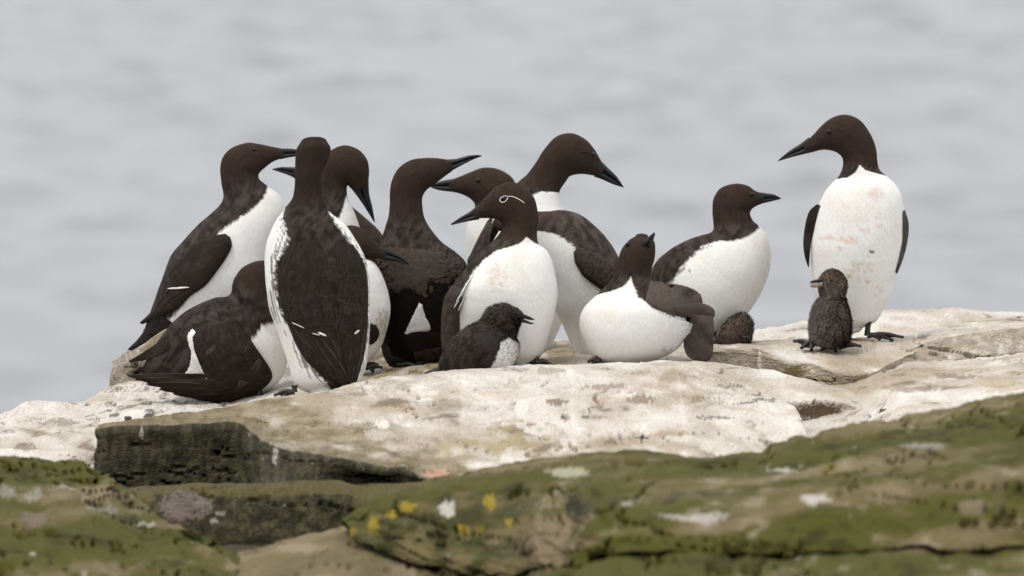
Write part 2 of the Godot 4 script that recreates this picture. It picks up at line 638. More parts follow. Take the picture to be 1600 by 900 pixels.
func pale_rock(x: float, y: float, p: Vector3, v: float, h: float, crack: float, f: float) -> Color:
	var across := p.x - 0.22 * p.z
	var a := nf.get_noise_3d(across * 2.2 + 7.0, p.y * 7.0, p.z * 1.1)
	var b := nf.get_noise_3d(across * 9.0, p.y * 22.0 + 3.0, p.z * 3.2)
	var e := nf.get_noise_3d(p.x * 3.0, p.y * 30.0 + 13.0, p.z * 9.0)
	var g := nf.get_noise_3d(p.x * 24.0 + 31.0, p.y * 36.0, p.z * 19.0)
	var c := TAN.lerp(GUANO, clampf(0.68 + a * 1.9 + b * 0.9, 0.0, 1.0))
	c = c.lerp(Color(0.56, 0.45, 0.36), smoothstep(0.05, 0.4, e) * 0.5)
	c = c.lerp(UMBER, smoothstep(0.24, 0.5, -b * 0.8 - e * 0.5 + g * 0.25) * 0.8)
	c = c.lerp(Color(0.84, 0.82, 0.78), smoothstep(0.2, 0.42, b + a * 0.4) * 0.7)
	return c * (1.0 + 0.12 * g)

func _ready() -> void:
	rng.seed = 11
	nz.seed = 5
	nz.noise_type = FastNoiseLite.TYPE_SIMPLEX_SMOOTH
	nz.frequency = 0.15
	nz.fractal_octaves = 3
	nf.seed = 9
	nf.noise_type = FastNoiseLite.TYPE_SIMPLEX_SMOOTH
	nf.frequency = 1.0
	nf.fractal_octaves = 5
	nf.fractal_lacunarity = 2.1
	nf.fractal_gain = 0.55
	# --- camera, sky, light, exposure ---
	var pr := deg_to_rad(PITCH)
	cam_pos = Vector3(0, CD * sin(pr), CD * cos(pr))
	fw = -cam_pos.normalized()
	rt = Vector3.RIGHT
	up = rt.cross(fw).normalized()
	var cam := Camera3D.new()
	cam.name = "camera"
	add_child(cam)
	cam.look_at_from_position(cam_pos, Vector3.ZERO, Vector3.UP)
	var att := CameraAttributesPhysical.new()
	att.frustum_focal_length = 12.0 / (450.0 / F)
	att.frustum_focus_distance = 13.93
	att.exposure_aperture = 7.2
	att.frustum_near = 0.1
	att.frustum_far = 6000.0
	cam.attributes = att
	cam.fov = rad_to_deg(2.0 * atan(450.0 / F))
	cam.far = 6000.0
	cam.current = true
	var env := Environment.new()
	env.background_mode = Environment.BG_SKY
	env.tonemap_mode = Environment.TONE_MAPPER_LINEAR
	env.tonemap_exposure = 1.3
	env.sdfgi_enabled = true
	env.ssao_enabled = true
	env.ssil_enabled = true
	var sm := ProceduralSkyMaterial.new()
	sm.sky_top_color = Color(0.94, 0.945, 0.95)
	sm.sky_horizon_color = Color(0.80, 0.805, 0.82)
	sm.sky_curve = 0.25
	sm.ground_bottom_color = Color(0.45, 0.47, 0.50)
	sm.ground_horizon_color = Color(0.86, 0.88, 0.91)
	sm.sky_energy_multiplier = 1.1
	var sky := Sky.new()
	sky.sky_material = sm
	env.sky = sky
	var we := WorldEnvironment.new()
	we.name = "world_environment"
	we.environment = env
	add_child(we)
	var sun := DirectionalLight3D.new()
	sun.name = "sun"
	sun.light_energy = 0.5
	sun.light_color = Color(1.0, 0.97, 0.93)
	sun.light_angular_distance = 18.0
	sun.shadow_enabled = true
	add_child(sun)
	sun.look_at_from_position(Vector3(-3.0, 8.0, 1.5), Vector3.ZERO, Vector3.UP)
	materials()
	build_setting()
	build_rocks()
	build_birds()

func materials() -> void:
	var m := StandardMaterial3D.new()
	m.vertex_color_use_as_albedo = true
	m.roughness = 0.8
	m.metallic_specular = 0.2
	m.albedo_texture = noise_tex(0.03, 4, Color(0.90, 0.90, 0.90), Color(1, 1, 1), 3)
	m.uv1_scale = Vector3(0.5, 2.0, 1.0)
	m.heightmap_enabled = true
	m.heightmap_texture = noise_tex(0.04, 4, Color.BLACK, Color.WHITE, 4)
	m.heightmap_scale = 0.035
	M.plumage = m
	m = StandardMaterial3D.new()
	m.vertex_color_use_as_albedo = true
	m.roughness = 0.46
	m.metallic_specular = 0.4
	M.bill = m
	m = StandardMaterial3D.new()
	m.albedo_color = Color(0.02, 0.016, 0.015)
	m.metallic_specular = 0.4
	m.roughness = 0.12
	M.eye = m
	m = StandardMaterial3D.new()
	m.albedo_color = Color(0.17, 0.155, 0.15)
	m.roughness = 0.5
	m.uv1_triplanar = true
	m.albedo_texture = noise_tex(0.05, 3, Color(0.5, 0.5, 0.5), Color(1, 1, 1), 8)
	m.uv1_scale = Vector3(20, 20, 20)
	M.foot = m
	m = StandardMaterial3D.new()
	m.albedo_color = Color(0.92, 0.92, 0.9)
	m.roughness = 0.8
	M.whitemark = m
	m = StandardMaterial3D.new()
	m.albedo_color = Color(0.10, 0.08, 0.07)
	m.roughness = 0.8
	M.fold = m
	m.albedo_color = Color(0.13, 0.105, 0.09)
	for q in [["rock", 0.9], ["mossy", 0.95]]:
		m = StandardMaterial3D.new()
		m.vertex_color_use_as_albedo = true
		m.roughness = q[1]
		m.metallic_specular = 0.3
		m.uv1_triplanar = true
		m.uv1_world_triplanar = true
		m.uv1_scale = Vector3(5, 9, 5)
		m.albedo_texture = noise_tex(0.02, 5, Color(0.82, 0.81, 0.79), Color(1.0, 1.0, 1.0), 21 if q[0] == "rock" else 22, 1024)
		m.heightmap_enabled = true
		m.heightmap_texture = noise_tex(0.02, 6, Color.BLACK, Color.WHITE, 31, 1024)
		m.heightmap_scale = 0.6
		M[q[0]] = m
	m = StandardMaterial3D.new()
	m.albedo_color = Color(0.435, 0.44, 0.46)
	m.roughness = 0.28
	m.metallic_specular = 0.5
	M.sea = m

func build_setting() -> void:
	# the sea, 9 m below the ledge: one sheet to the horizon, with real swell where the frame sees it
	var P := PackedVector3Array()
	var C := PackedColorArray()
	var U := PackedVector2Array()
	var nu := 330
	var nw := 260
	for i in nu:
		var t := float(i) / (nu - 1)
		var z := -20.0 - 230.0 * t if t < 0.9 else -227.0 - pow((t - 0.9) * 10.0, 3.0) * 4500.0
		for j in nw:
			var s := float(j) / (nw - 1) * 2.0 - 1.0
			var wide := 14.0 + absf(z) * 0.13
			var x := s * wide if absf(s) < 0.85 else signf(s) * (0.85 * wide + pow((absf(s) - 0.85) / 0.15, 2.0) * 3000.0)
			var y := 0.0
			if absf(s) < 0.9 and t < 0.92:
				y = n2(x * 1.2, z * 1.9) * 0.30 + n2(x * 3.4 + 30.0, z * 6.5) * 0.04
			P.append(Vector3(x, -9.0 + y, z))
			C.append(Color.WHITE)
			U.append(Vector2(x, z))
	var sea := mesh_node("sea", grid_mesh(P, C, U, nu, nw, false, Vector3.ZERO), M.sea, self)
	tag(sea, "pale grey rippled sea under an overcast sky", "sea", "", "structure")
	# the rock bed under and between the boulders
	var bed := rock_patch("ground", [
		[[-500, 700, 14.9], [0, 640, 14.9], [800, 600, 15.2], [1700, 560, 15.2], [2100, 620, 15.2]],
		[[-500, 790, 13.5], [0, 780, 13.5], [800, 760, 13.5], [2100, 770, 13.5]],
		[[-500, 880, 12.2], [0, 880, 12.2], [800, 880, 12.2], [2100, 880, 12.2]],
		[[-500, 1080, 10.6], [800, 1080, 10.6], [2100, 1080, 10.6]],
		[[-500, 1500, 9.0], [800, 1500, 9.0], [2100, 1500, 9.0]]], 200, [12, 12, 14, 14], 0.02,
		func(x, y, p, v, h, crack, f): return Color(0.05, 0.047, 0.03).lerp(Color(0.12, 0.10, 0.07), clampf(0.5 + nf.get_noise_3d(p.x * 2.0 + 71.0, p.y * 4.0, p.z * 2.0), 0, 1)), M.mossy)
	tag(bed, "dark weathered bedrock under the boulders", "ground", "", "structure")

func build_rocks() -> void:
	# the broad pale ledge that carries the birds
	var ledge := rock_patch("terrain", [
		[[-300, 820, 14.6], [0, 760, 14.6], [150, 740, 14.8], [500, 680, 15.3], [1100, 660, 15.3], [1600, 640, 15.2], [1900, 650, 15.2]],
		[[-300, 672, 14.0], [0, 655, 14.0], [30, 648, 14.05], [42, 633, 14.1], [90, 635, 14.1], [138, 638, 14.2], [150, 620, 14.3], [175, 607, 14.4], [205, 596, 14.5], [260, 580, 14.7], [350, 566, 14.8], [500, 552, 14.8], [700, 542, 14.8], [900, 536, 14.8], [1100, 532, 14.8], [1180, 521, 14.7], [1260, 506, 14.7], [1330, 497, 14.7], [1440, 490, 14.7], [1500, 486, 14.7], [1530, 488, 14.7], [1560, 491, 14.7], [1600, 487, 14.7], [1900, 480, 14.7]],
		[[-300, 685, 13.9], [0, 668, 13.9], [40, 652, 13.95], [140, 648, 14.0], [200, 622, 14.15], [300, 605, 14.2], [400, 594, 14.2], [500, 582, 14.2], [600, 571, 14.2], [700, 563, 14.2], [800, 557, 14.2], [900, 552, 14.2], [1000, 547, 14.2], [1090, 546, 14.2], [1120, 550, 14.2], [1300, 548, 14.2], [1400, 540, 14.2], [1460, 545, 14.2], [1600, 538, 14.2], [1900, 524, 14.2]],
		[[-300, 705, 13.6], [0, 688, 13.6], [150, 668, 13.7], [250, 640, 13.9], [350, 633, 13.95], [450, 618, 13.9], [550, 602, 13.9], [650, 588, 13.9], [750, 579, 13.9], [850, 571, 13.9], [1000, 566, 13.9], [1080, 570, 13.9], [1120, 595, 13.9], [1200, 600, 13.9], [1340, 588, 13.9], [1400, 570, 13.9], [1500, 568, 13.9], [1600, 556, 13.9], [1900, 546, 13.9]],
		[[-300, 725, 13.3], [0, 708, 13.3], [150, 702, 13.35], [350, 672, 13.4], [650, 630, 13.5], [850, 612, 13.5], [1000, 606, 13.5], [1120, 650, 13.5], [1200, 670, 13.5], [1330, 640, 13.5], [1400, 604, 13.5], [1500, 596, 13.5], [1600, 580, 13.5], [1900, 575, 13.5]],
		[[-300, 760, 12.9], [0, 742, 12.9], [120, 748, 12.9], [170, 810, 12.9], [400, 810, 12.9], [700, 710, 12.9], [1000, 700, 12.9], [1200, 740, 12.9], [1340, 720, 12.9], [1410, 656, 12.9], [1600, 640, 12.9], [1900, 640, 12.9]],
		[[-300, 840, 12.6], [0, 820, 12.6], [300, 860, 12.6], [800, 830, 12.5], [1200, 800, 12.5], [1900, 790, 12.5]]], 760, [8, 26, 30, 26, 30, 10], 0.0105,
		func(x, y, p, v, h, crack, f):
			var c := pale_rock(x, y, p, v, h, crack, f)
			c = c.lerp(GUANO * 1.05, (1.0 - smoothstep(260.0, 400.0, x)) * clampf(0.4 + nf.get_noise_2d(x * 0.012, y * 0.03) * 1.8, 0.0, 0.8))
			c = c.lerp(Color(0.40, 0.33, 0.19), smoothstep(430.0, 560.0, x) * (1.0 - smoothstep(820.0, 960.0, x)) * clampf(0.5 + nf.get_noise_2d(x * 0.02, y * 0.05) * 1.6, 0.0, 0.85))
			return spots(c, x, y, [[290, 652, 30, 4, UMBER * 0.5, 0.9], [235, 648, 9, 5, UMBER * 0.4, 0.8], [180, 652, 8, 4, UMBER * 0.5, 0.8], [40, 700, 22, 7, UMBER, 0.7], [95, 665, 26, 6, UMBER, 0.6], [60, 725, 14, 4, UMBER * 0.6, 0.8], [130, 722, 30, 5, TAN, 0.7], [1495, 590, 40, 5, UMBER, 0.6], [1420, 610, 50, 5, UMBER, 0.5], [1560, 600, 40, 6, Color(0.5, 0.42, 0.26), 0.6]]), M.rock, null, 1.6)
	tag(ledge, "broad pale guano whitened ledge that carries the birds", "ledge", "", "structure")
	# slabs on the right of the ledge
	var t := rock_thing("rock_slab", "low pale slab with a stepped front edge under the brown downy chick", 1250, 600, 13.7)
	rock_patch("slab_face", [
		[[1090, 552, 14.4], [1250, 545, 14.4], [1430, 535, 14.4]],
		[[1086, 541, 14.2], [1180, 537, 14.2], [1260, 533, 14.2], [1340, 529, 14.2], [1428, 524, 14.2]],
		[[1086, 545, 14.06], [1180, 542, 14.06], [1260, 541, 14.06], [1340, 538, 14.06], [1428, 534, 14.06]],
		[[1086, 548, 13.92], [1116, 549, 13.9], [1187, 553, 13.88], [1222, 562, 13.85], [1240, 570, 13.83], [1268, 566, 13.85], [1300, 580, 13.8], [1330, 585, 13.78], [1367, 582, 13.8], [1385, 570, 13.84], [1428, 552, 13.92]],
		[[1086, 564, 13.92], [1116, 566, 13.9], [1187, 576, 13.88], [1222, 584, 13.86], [1240, 590, 13.85], [1277, 600, 13.83], [1326, 605, 13.79], [1369, 594, 13.8], [1385, 578, 13.84], [1428, 560, 13.92]],
		[[1086, 600, 13.94], [1180, 625, 13.92], [1290, 640, 13.81], [1370, 625, 13.79], [1428, 590, 13.91]]], 240, [4, 12, 22, 14, 5], 0.006,
		func(x, y, p, v, h, crack, f):
			var c := pale_rock(x, y, p, v, h, crack, f)
			if v > 3.0: c = c.lerp(Color(0.40, 0.34, 0.26), clampf(0.7 + nf.get_noise_2d(x * 0.04, y * 0.05), 0.0, 0.9))  # tan front face, coloured darker to paint in shade against the top
			return spots(c, x, y, [[1245, 580, 22, 12, Color(0.30, 0.23, 0.12), 0.8], [1187, 563, 3.5, 14, GUANO * 1.05, 0.8], [1350, 592, 16, 5, Color(0.34, 0.27, 0.15), 0.7]]), M.rock, t, 1.3, [2, 3])
	t = rock_thing("rock_slab", "pale slab with a broken vertical step along the ledge", 1510, 560, 13.8)
	rock_patch("slab_face", [
		[[1440, 520, 14.35], [1520, 508, 14.4], [1900, 495, 14.4]],
		[[1440, 516, 14.3], [1520, 504, 14.3], [1600, 498, 14.3], [1900, 486, 14.3]],
		[[1416, 547, 13.95], [1440, 537, 13.97], [1461, 528, 14.0], [1519, 519, 14.02], [1600, 512, 14.02], [1900, 500, 14.02]],
		[[1416, 566, 13.94], [1440, 566, 13.94], [1466, 563, 13.96], [1537, 556, 13.98], [1600, 547, 13.98], [1900, 536, 13.98]],
		[[1416, 600, 13.97], [1600, 580, 14.0], [1900, 570, 14.0]]], 200, [5, 18, 22, 6], 0.008,
		func(x, y, p, v, h, crack, f):
			var c := pale_rock(x, y, p, v, h, crack, f)
			if v > 2.0: c = c.lerp(Color(0.36, 0.31, 0.24), clampf(0.75 + nf.get_noise_2d(x * 0.04, y * 0.05), 0.0, 0.9))  # vertical step: shade painted in as a deeper tan
			return c, M.rock, t, 1.2, [2])
	t = rock_thing("rock_slab", "thin pale slab edge on top of the ledge skyline", 1560, 512, 14.4)
	rock_patch("slab_face", [
		[[1518, 500, 14.62], [1700, 486, 14.62]],
		[[1518, 498, 14.6], [1560, 493, 14.6], [1600, 488, 14.6], [1700, 480, 14.6]],
		[[1516, 504, 14.45], [1560, 499, 14.45], [1600, 494, 14.45], [1700, 486, 14.45]],
		[[1516, 513, 14.45], [1560, 510, 14.45], [1600, 505, 14.45], [1700, 497, 14.45]],
		[[1516, 525, 14.47], [1700, 510, 14.47]]], 90, [3, 6, 8, 4], 0.004, pale_rock, M.rock, t, 1.2, [2])
	t = rock_thing("rock_slab", "pale rounded slab with a brown notch beside the domed boulder", 1200, 650, 13.3)
	rock_patch("slab_face", [
		[[1000, 600, 13.86], [1200, 625, 13.82], [1392, 700, 13.6]],
		[[1000, 568, 13.78], [1060, 565, 13.78], [1112, 567, 13.78], [1160, 574, 13.76], [1210, 583, 13.74], [1277, 600, 13.7], [1326, 611, 13.66], [1360, 635, 13.55], [1386, 662, 13.4]],
		[[1000, 584, 13.62], [1101, 588, 13.62], [1161, 608, 13.58], [1210, 630, 13.5], [1240, 629, 13.47], [1285, 627, 13.47], [1326, 631, 13.45], [1365, 650, 13.4], [1390, 670, 13.3]],
		[[1000, 600, 13.62], [1101, 612, 13.62], [1161, 632, 13.58], [1210, 662, 13.5], [1247, 661, 13.49], [1285, 656, 13.48], [1322, 648, 13.46], [1365, 660, 13.4], [1390, 678, 13.3]],
		[[1000, 660, 13.5], [1200, 690, 13.45], [1252, 665, 13.44], [1300, 661, 13.42], [1352, 663, 13.36], [1393, 684, 13.28]],
		[[1000, 760, 13.0], [1255, 722, 13.05], [1393, 722, 13.0]]], 260, [5, 26, 14, 5, 20], 0.0065,
		func(x, y, p, v, h, crack, f):
			var c := pale_rock(x, y, p, v, h, crack, f).lerp(GUANO, 0.25)
			return spots(c, x, y, [[1278, 641, 38, 13, Color(0.22, 0.155, 0.10), 1.0], [1150, 598, 40, 4, TAN, 0.6]]), M.rock, t, 1.3, [2, 3])  # tan band by the boulder paints crevice shade; the notch is brown rock
	# the big domed boulder with its dark undercut block face
	t = rock_thing("domed_boulder", "large smooth domed boulder, pale on top with a block face darkened by algae and painted shade", 600, 760, 12.8)
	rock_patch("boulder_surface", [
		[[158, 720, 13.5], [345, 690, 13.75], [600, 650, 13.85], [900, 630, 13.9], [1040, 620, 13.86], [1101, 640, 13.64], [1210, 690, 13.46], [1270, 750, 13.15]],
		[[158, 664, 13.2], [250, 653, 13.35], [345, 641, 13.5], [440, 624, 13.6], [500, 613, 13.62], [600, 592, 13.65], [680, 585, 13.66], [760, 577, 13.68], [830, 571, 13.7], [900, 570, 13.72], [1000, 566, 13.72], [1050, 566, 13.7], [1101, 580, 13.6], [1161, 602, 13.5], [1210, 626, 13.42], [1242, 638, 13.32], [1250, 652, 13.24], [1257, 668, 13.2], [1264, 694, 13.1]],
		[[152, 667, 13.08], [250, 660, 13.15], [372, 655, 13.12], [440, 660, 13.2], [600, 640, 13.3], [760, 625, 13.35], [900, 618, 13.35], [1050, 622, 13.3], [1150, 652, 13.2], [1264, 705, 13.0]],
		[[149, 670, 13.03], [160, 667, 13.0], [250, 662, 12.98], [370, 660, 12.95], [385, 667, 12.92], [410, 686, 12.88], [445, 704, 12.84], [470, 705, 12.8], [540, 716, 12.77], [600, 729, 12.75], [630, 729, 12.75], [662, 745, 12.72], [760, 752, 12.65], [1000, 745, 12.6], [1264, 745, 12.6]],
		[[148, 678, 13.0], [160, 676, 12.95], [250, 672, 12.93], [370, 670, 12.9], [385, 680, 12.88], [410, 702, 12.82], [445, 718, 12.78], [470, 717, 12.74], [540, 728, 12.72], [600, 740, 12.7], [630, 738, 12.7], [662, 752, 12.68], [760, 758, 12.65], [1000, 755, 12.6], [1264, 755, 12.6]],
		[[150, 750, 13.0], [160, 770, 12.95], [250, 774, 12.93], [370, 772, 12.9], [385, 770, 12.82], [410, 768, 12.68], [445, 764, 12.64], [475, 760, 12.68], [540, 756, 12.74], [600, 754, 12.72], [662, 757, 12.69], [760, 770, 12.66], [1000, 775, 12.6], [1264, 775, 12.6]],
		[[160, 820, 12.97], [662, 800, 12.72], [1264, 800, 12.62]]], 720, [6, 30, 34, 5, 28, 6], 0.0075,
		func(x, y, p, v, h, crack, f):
			var c := pale_rock(x, y, p, v, h, crack, f)
			var nn := nf.get_noise_2d(x * 0.006, y * 0.02)
			var brown := clampf((640.0 - x) / 420.0 + (y - 645.0) / 100.0 + nn * 1.7 - smoothstep(760.0, 960.0, x) * 0.8, 0.0, 0.9)
			c = c.lerp(Color(0.36, 0.30, 0.20).lerp(Color(0.19, 0.155, 0.09), clampf(0.4 + nf.get_noise_2d(x * 0.02, y * 0.07) * 1.5, 0, 1)), brown if v < 3.0 else 0.0)
			c = c.lerp(GUANO * 1.05, smoothstep(740.0, 860.0, x) * clampf(0.25 + nf.get_noise_2d(x * 0.01 + y * 0.02, y * 0.03 - x * 0.012) * 1.5, 0.0, 0.8))
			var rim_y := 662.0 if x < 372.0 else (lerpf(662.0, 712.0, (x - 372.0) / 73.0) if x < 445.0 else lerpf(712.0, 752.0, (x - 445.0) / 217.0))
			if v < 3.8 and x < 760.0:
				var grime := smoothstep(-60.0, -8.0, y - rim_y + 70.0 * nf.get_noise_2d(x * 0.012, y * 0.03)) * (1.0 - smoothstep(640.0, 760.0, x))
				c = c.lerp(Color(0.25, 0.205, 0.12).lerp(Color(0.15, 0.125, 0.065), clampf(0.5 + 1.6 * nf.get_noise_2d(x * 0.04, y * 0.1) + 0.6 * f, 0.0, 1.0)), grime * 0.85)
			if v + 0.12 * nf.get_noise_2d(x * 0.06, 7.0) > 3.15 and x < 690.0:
				c = ALGAE.lerp(Color(0.085, 0.078, 0.045), clampf(0.35 + nf.get_noise_2d(x * 0.05, y * 0.015) * 1.2 + nf.get_noise_2d(x * 0.11, y * 0.11) * 0.7, 0, 1))  # algae colour, with the face's shade put into the dark tone
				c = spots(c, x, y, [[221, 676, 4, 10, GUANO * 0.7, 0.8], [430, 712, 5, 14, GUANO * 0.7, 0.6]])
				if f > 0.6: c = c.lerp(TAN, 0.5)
			return spots(c, x, y, [[597, 663, 12, 7, GUANO * 1.2, 1.0], [590, 678, 22, 9, GUANO, 0.5], [815, 640, 12, 14, GUANO * 1.15, 0.9], [670, 617, 20, 4, GUANO * 1.15, 0.8], [870, 633, 20, 5, UMBER, 0.8], [945, 607, 34, 5, UMBER * 1.2, 0.6], [1000, 628, 24, 8, UMBER * 1.3, 0.8], [1003, 684, 11, 4, Color(0.05, 0.04, 0.05), 1.0], [880, 654, 6, 3, Color(0.05, 0.03, 0.03), 0.9], [830, 666, 8, 4, Color(0.25, 0.11, 0.07), 0.8], [845, 688, 24, 2.5, UMBER * 0.5, 0.9], [680, 742, 22, 8, Color(0.55, 0.33, 0.24), 0.8], [635, 637, 16, 3, Color(0.35, 0.22, 0.13), 0.7], [560, 618, 16, 3, UMBER, 0.6], [1060, 700, 30, 10, TAN, 0.6], [860, 581, 24, 7, Color(0.40, 0.34, 0.28), 0.7], [915, 655, 7, 3, UMBER * 0.4, 0.8], [1115, 655, 30, 3, UMBER * 0.5, 0.7], [1050, 680, 36, 5, Color(0.36, 0.25, 0.16), 0.6]]), M.rock, t, 2.0, [4])
	# little grey block behind the spread tail
	t = rock_thing("rock_block", "small cracked grey rock block behind the crouching bird's tail", 205, 620, 14.45)
	rock_patch("block_face", [
		[[178, 570, 14.6], [215, 548, 14.7], [262, 552, 14.7]],
		[[180, 572, 14.5], [200, 556, 14.5], [225, 549, 14.5], [262, 550, 14.5]],
		[[172, 605, 14.42], [182, 580, 14.42], [205, 563, 14.4], [228, 558, 14.4], [264, 560, 14.42]],
		[[168, 625, 14.42], [200, 622, 14.38], [265, 620, 14.4]]], 80, [4, 10, 26], 0.010,
		func(x, y, p, v, h, crack, f): return pale_rock(x, y, p, v, h, crack, f).lerp(Color(0.22, 0.20, 0.17), clampf(0.65 + n2(x, y), 0.0, 0.9)), M.rock, t, 1.0)
	# dark wet rock below the dome
	t = rock_thing("dark_rock", "dark algae blackened rock with a pink patch below the domed boulder", 400, 850, 12.2)
	rock_patch("dark_surface", [
		[[200, 800, 12.9], [650, 790, 12.9]],
		[[200, 762, 12.85], [400, 758, 12.8], [660, 756, 12.75]],
		[[195, 770, 12.6], [260, 764, 12.55], [300, 764, 12.5], [380, 768, 12.5], [480, 766, 12.5], [540, 768, 12.5], [575, 785, 12.5], [660, 770, 12.5]],
		[[195, 800, 12.5], [260, 815, 12.45], [330, 840, 12.42], [480, 840, 12.42], [560, 820, 12.45], [660, 800, 12.48]],
		[[195, 900, 12.45], [400, 910, 12.4], [660, 900, 12.4]]], 260, [4, 10, 24, 16], 0.011,
		func(x, y, p, v, h, crack, f):
			var c := ALGAE.lerp(Color(0.10, 0.09, 0.045), clampf(0.3 + nf.get_noise_2d(x * 0.09, y * 0.09) * 0.8 + nf.get_noise_2d(x * 0.03, y * 0.04), 0, 1))
			if v < 2.2: c = c.lerp(OLIVE, clampf(0.8 + n2(x * 0.8, y * 2.0) * 1.2, 0, 0.9))
			if x > 550.0: c = c.lerp(OLIVE, 0.5)
			c = spots(c, x, y, [[285, 792, 36, 24, Color(0.185, 0.15, 0.14), 0.9], [318, 792, 16, 14, Color(0.24, 0.21, 0.19), 0.6], [335, 814, 7, 4, GUANO * 0.7, 0.6], [345, 802, 9, 3, GUANO * 0.7, 0.5], [225, 775, 18, 10, OLIVE, 0.8]])
			if f > 0.6: c = c.lerp(GUANO * 0.7, 0.6)
			return c, M.mossy, t, 1.5)
	# mossy rock, foreground
	t = rock_thing("mossy_rock", "green mossy rock sloping down beside the dark wet hollow", 120, 920, 11.6)
	rock_patch("mossy_surface", [
		[[-260, 790, 12.9], [30, 770, 12.8], [370, 900, 12.2]],
		[[-260, 722, 12.5], [0, 722, 12.45], [60, 730, 12.4], [130, 738, 12.35], [175, 762, 12.3], [225, 790, 12.2], [280, 822, 12.1], [330, 855, 11.95], [360, 880, 11.9]],
		[[-260, 775, 12.1], [0, 775, 12.0], [100, 790, 12.0], [200, 825, 11.9], [300, 860, 11.75], [365, 890, 11.7]],
		[[-260, 845, 11.6], [0, 845, 11.5], [150, 860, 11.5], [300, 890, 11.4], [375, 905, 11.4]],
		[[-260, 960, 11.0], [0, 960, 11.0], [375, 980, 11.0]]], 300, [6, 26, 26, 20], 0.026, mossy_paint.bind([[100, 775, 22, 6, GUANO * 0.6, 0.5], [50, 786, 14, 5, GUANO * 0.6, 0.5], [10, 782, 14, 7, GUANO * 0.5, 0.5], [50, 860, 6, 5, GUANO, 0.8], [230, 820, 16, 8, GUANO * 0.7, 0.7], [130, 790, 6, 4, GUANO, 0.8], [205, 812, 20, 9, ALGAE, 0.8], [55, 812, 24, 8, Color(0.22, 0.17, 0.15), 0.7], [160, 805, 30, 6, GUANO * 0.5, 0.5]], 0.5), M.mossy, t, 1.8)
	# rounded tan rock, bottom
	t = rock_thing("tan_rock", "smooth bare tan rock rising between the mossy rocks", 520, 930, 11.3)
	rock_patch("tan_surface", [
		[[250, 960, 12.3], [560, 900, 12.3], [860, 950, 12.3]],
		[[290, 905, 11.9], [380, 868, 12.0], [460, 846, 12.05], [550, 826, 12.1], [640, 836, 12.1], [860, 905, 12.0]],
		[[270, 930, 11.6], [400, 888, 11.6], [550, 858, 11.6], [700, 880, 11.6], [860, 925, 11.6]],
		[[260, 1000, 11.0], [550, 980, 11.0], [860, 1000, 11.0]]], 200, [6, 24, 24], 0.012,
		func(x, y, p, v, h, crack, f):
			var c := Color(0.265, 0.215, 0.13).lerp(Color(0.15, 0.125, 0.066), clampf(0.45 + nf.get_noise_3d(p.x * 3.0, (p.y - 0.2 * p.x) * 22.0, p.z * 3.0) * 1.6, 0, 1))
			return spots(c, x, y, [[700, 885, 60, 14, MOSS, 0.8], [470, 860, 40, 6, Color(0.38, 0.33, 0.24), 0.5]]), M.mossy, t, 1.8)
	# the long mossy boulder, right foreground
	t = rock_thing("mossy_boulder", "long rounded mossy boulder with yellow lichen and white droppings", 1100, 930, 11.0)
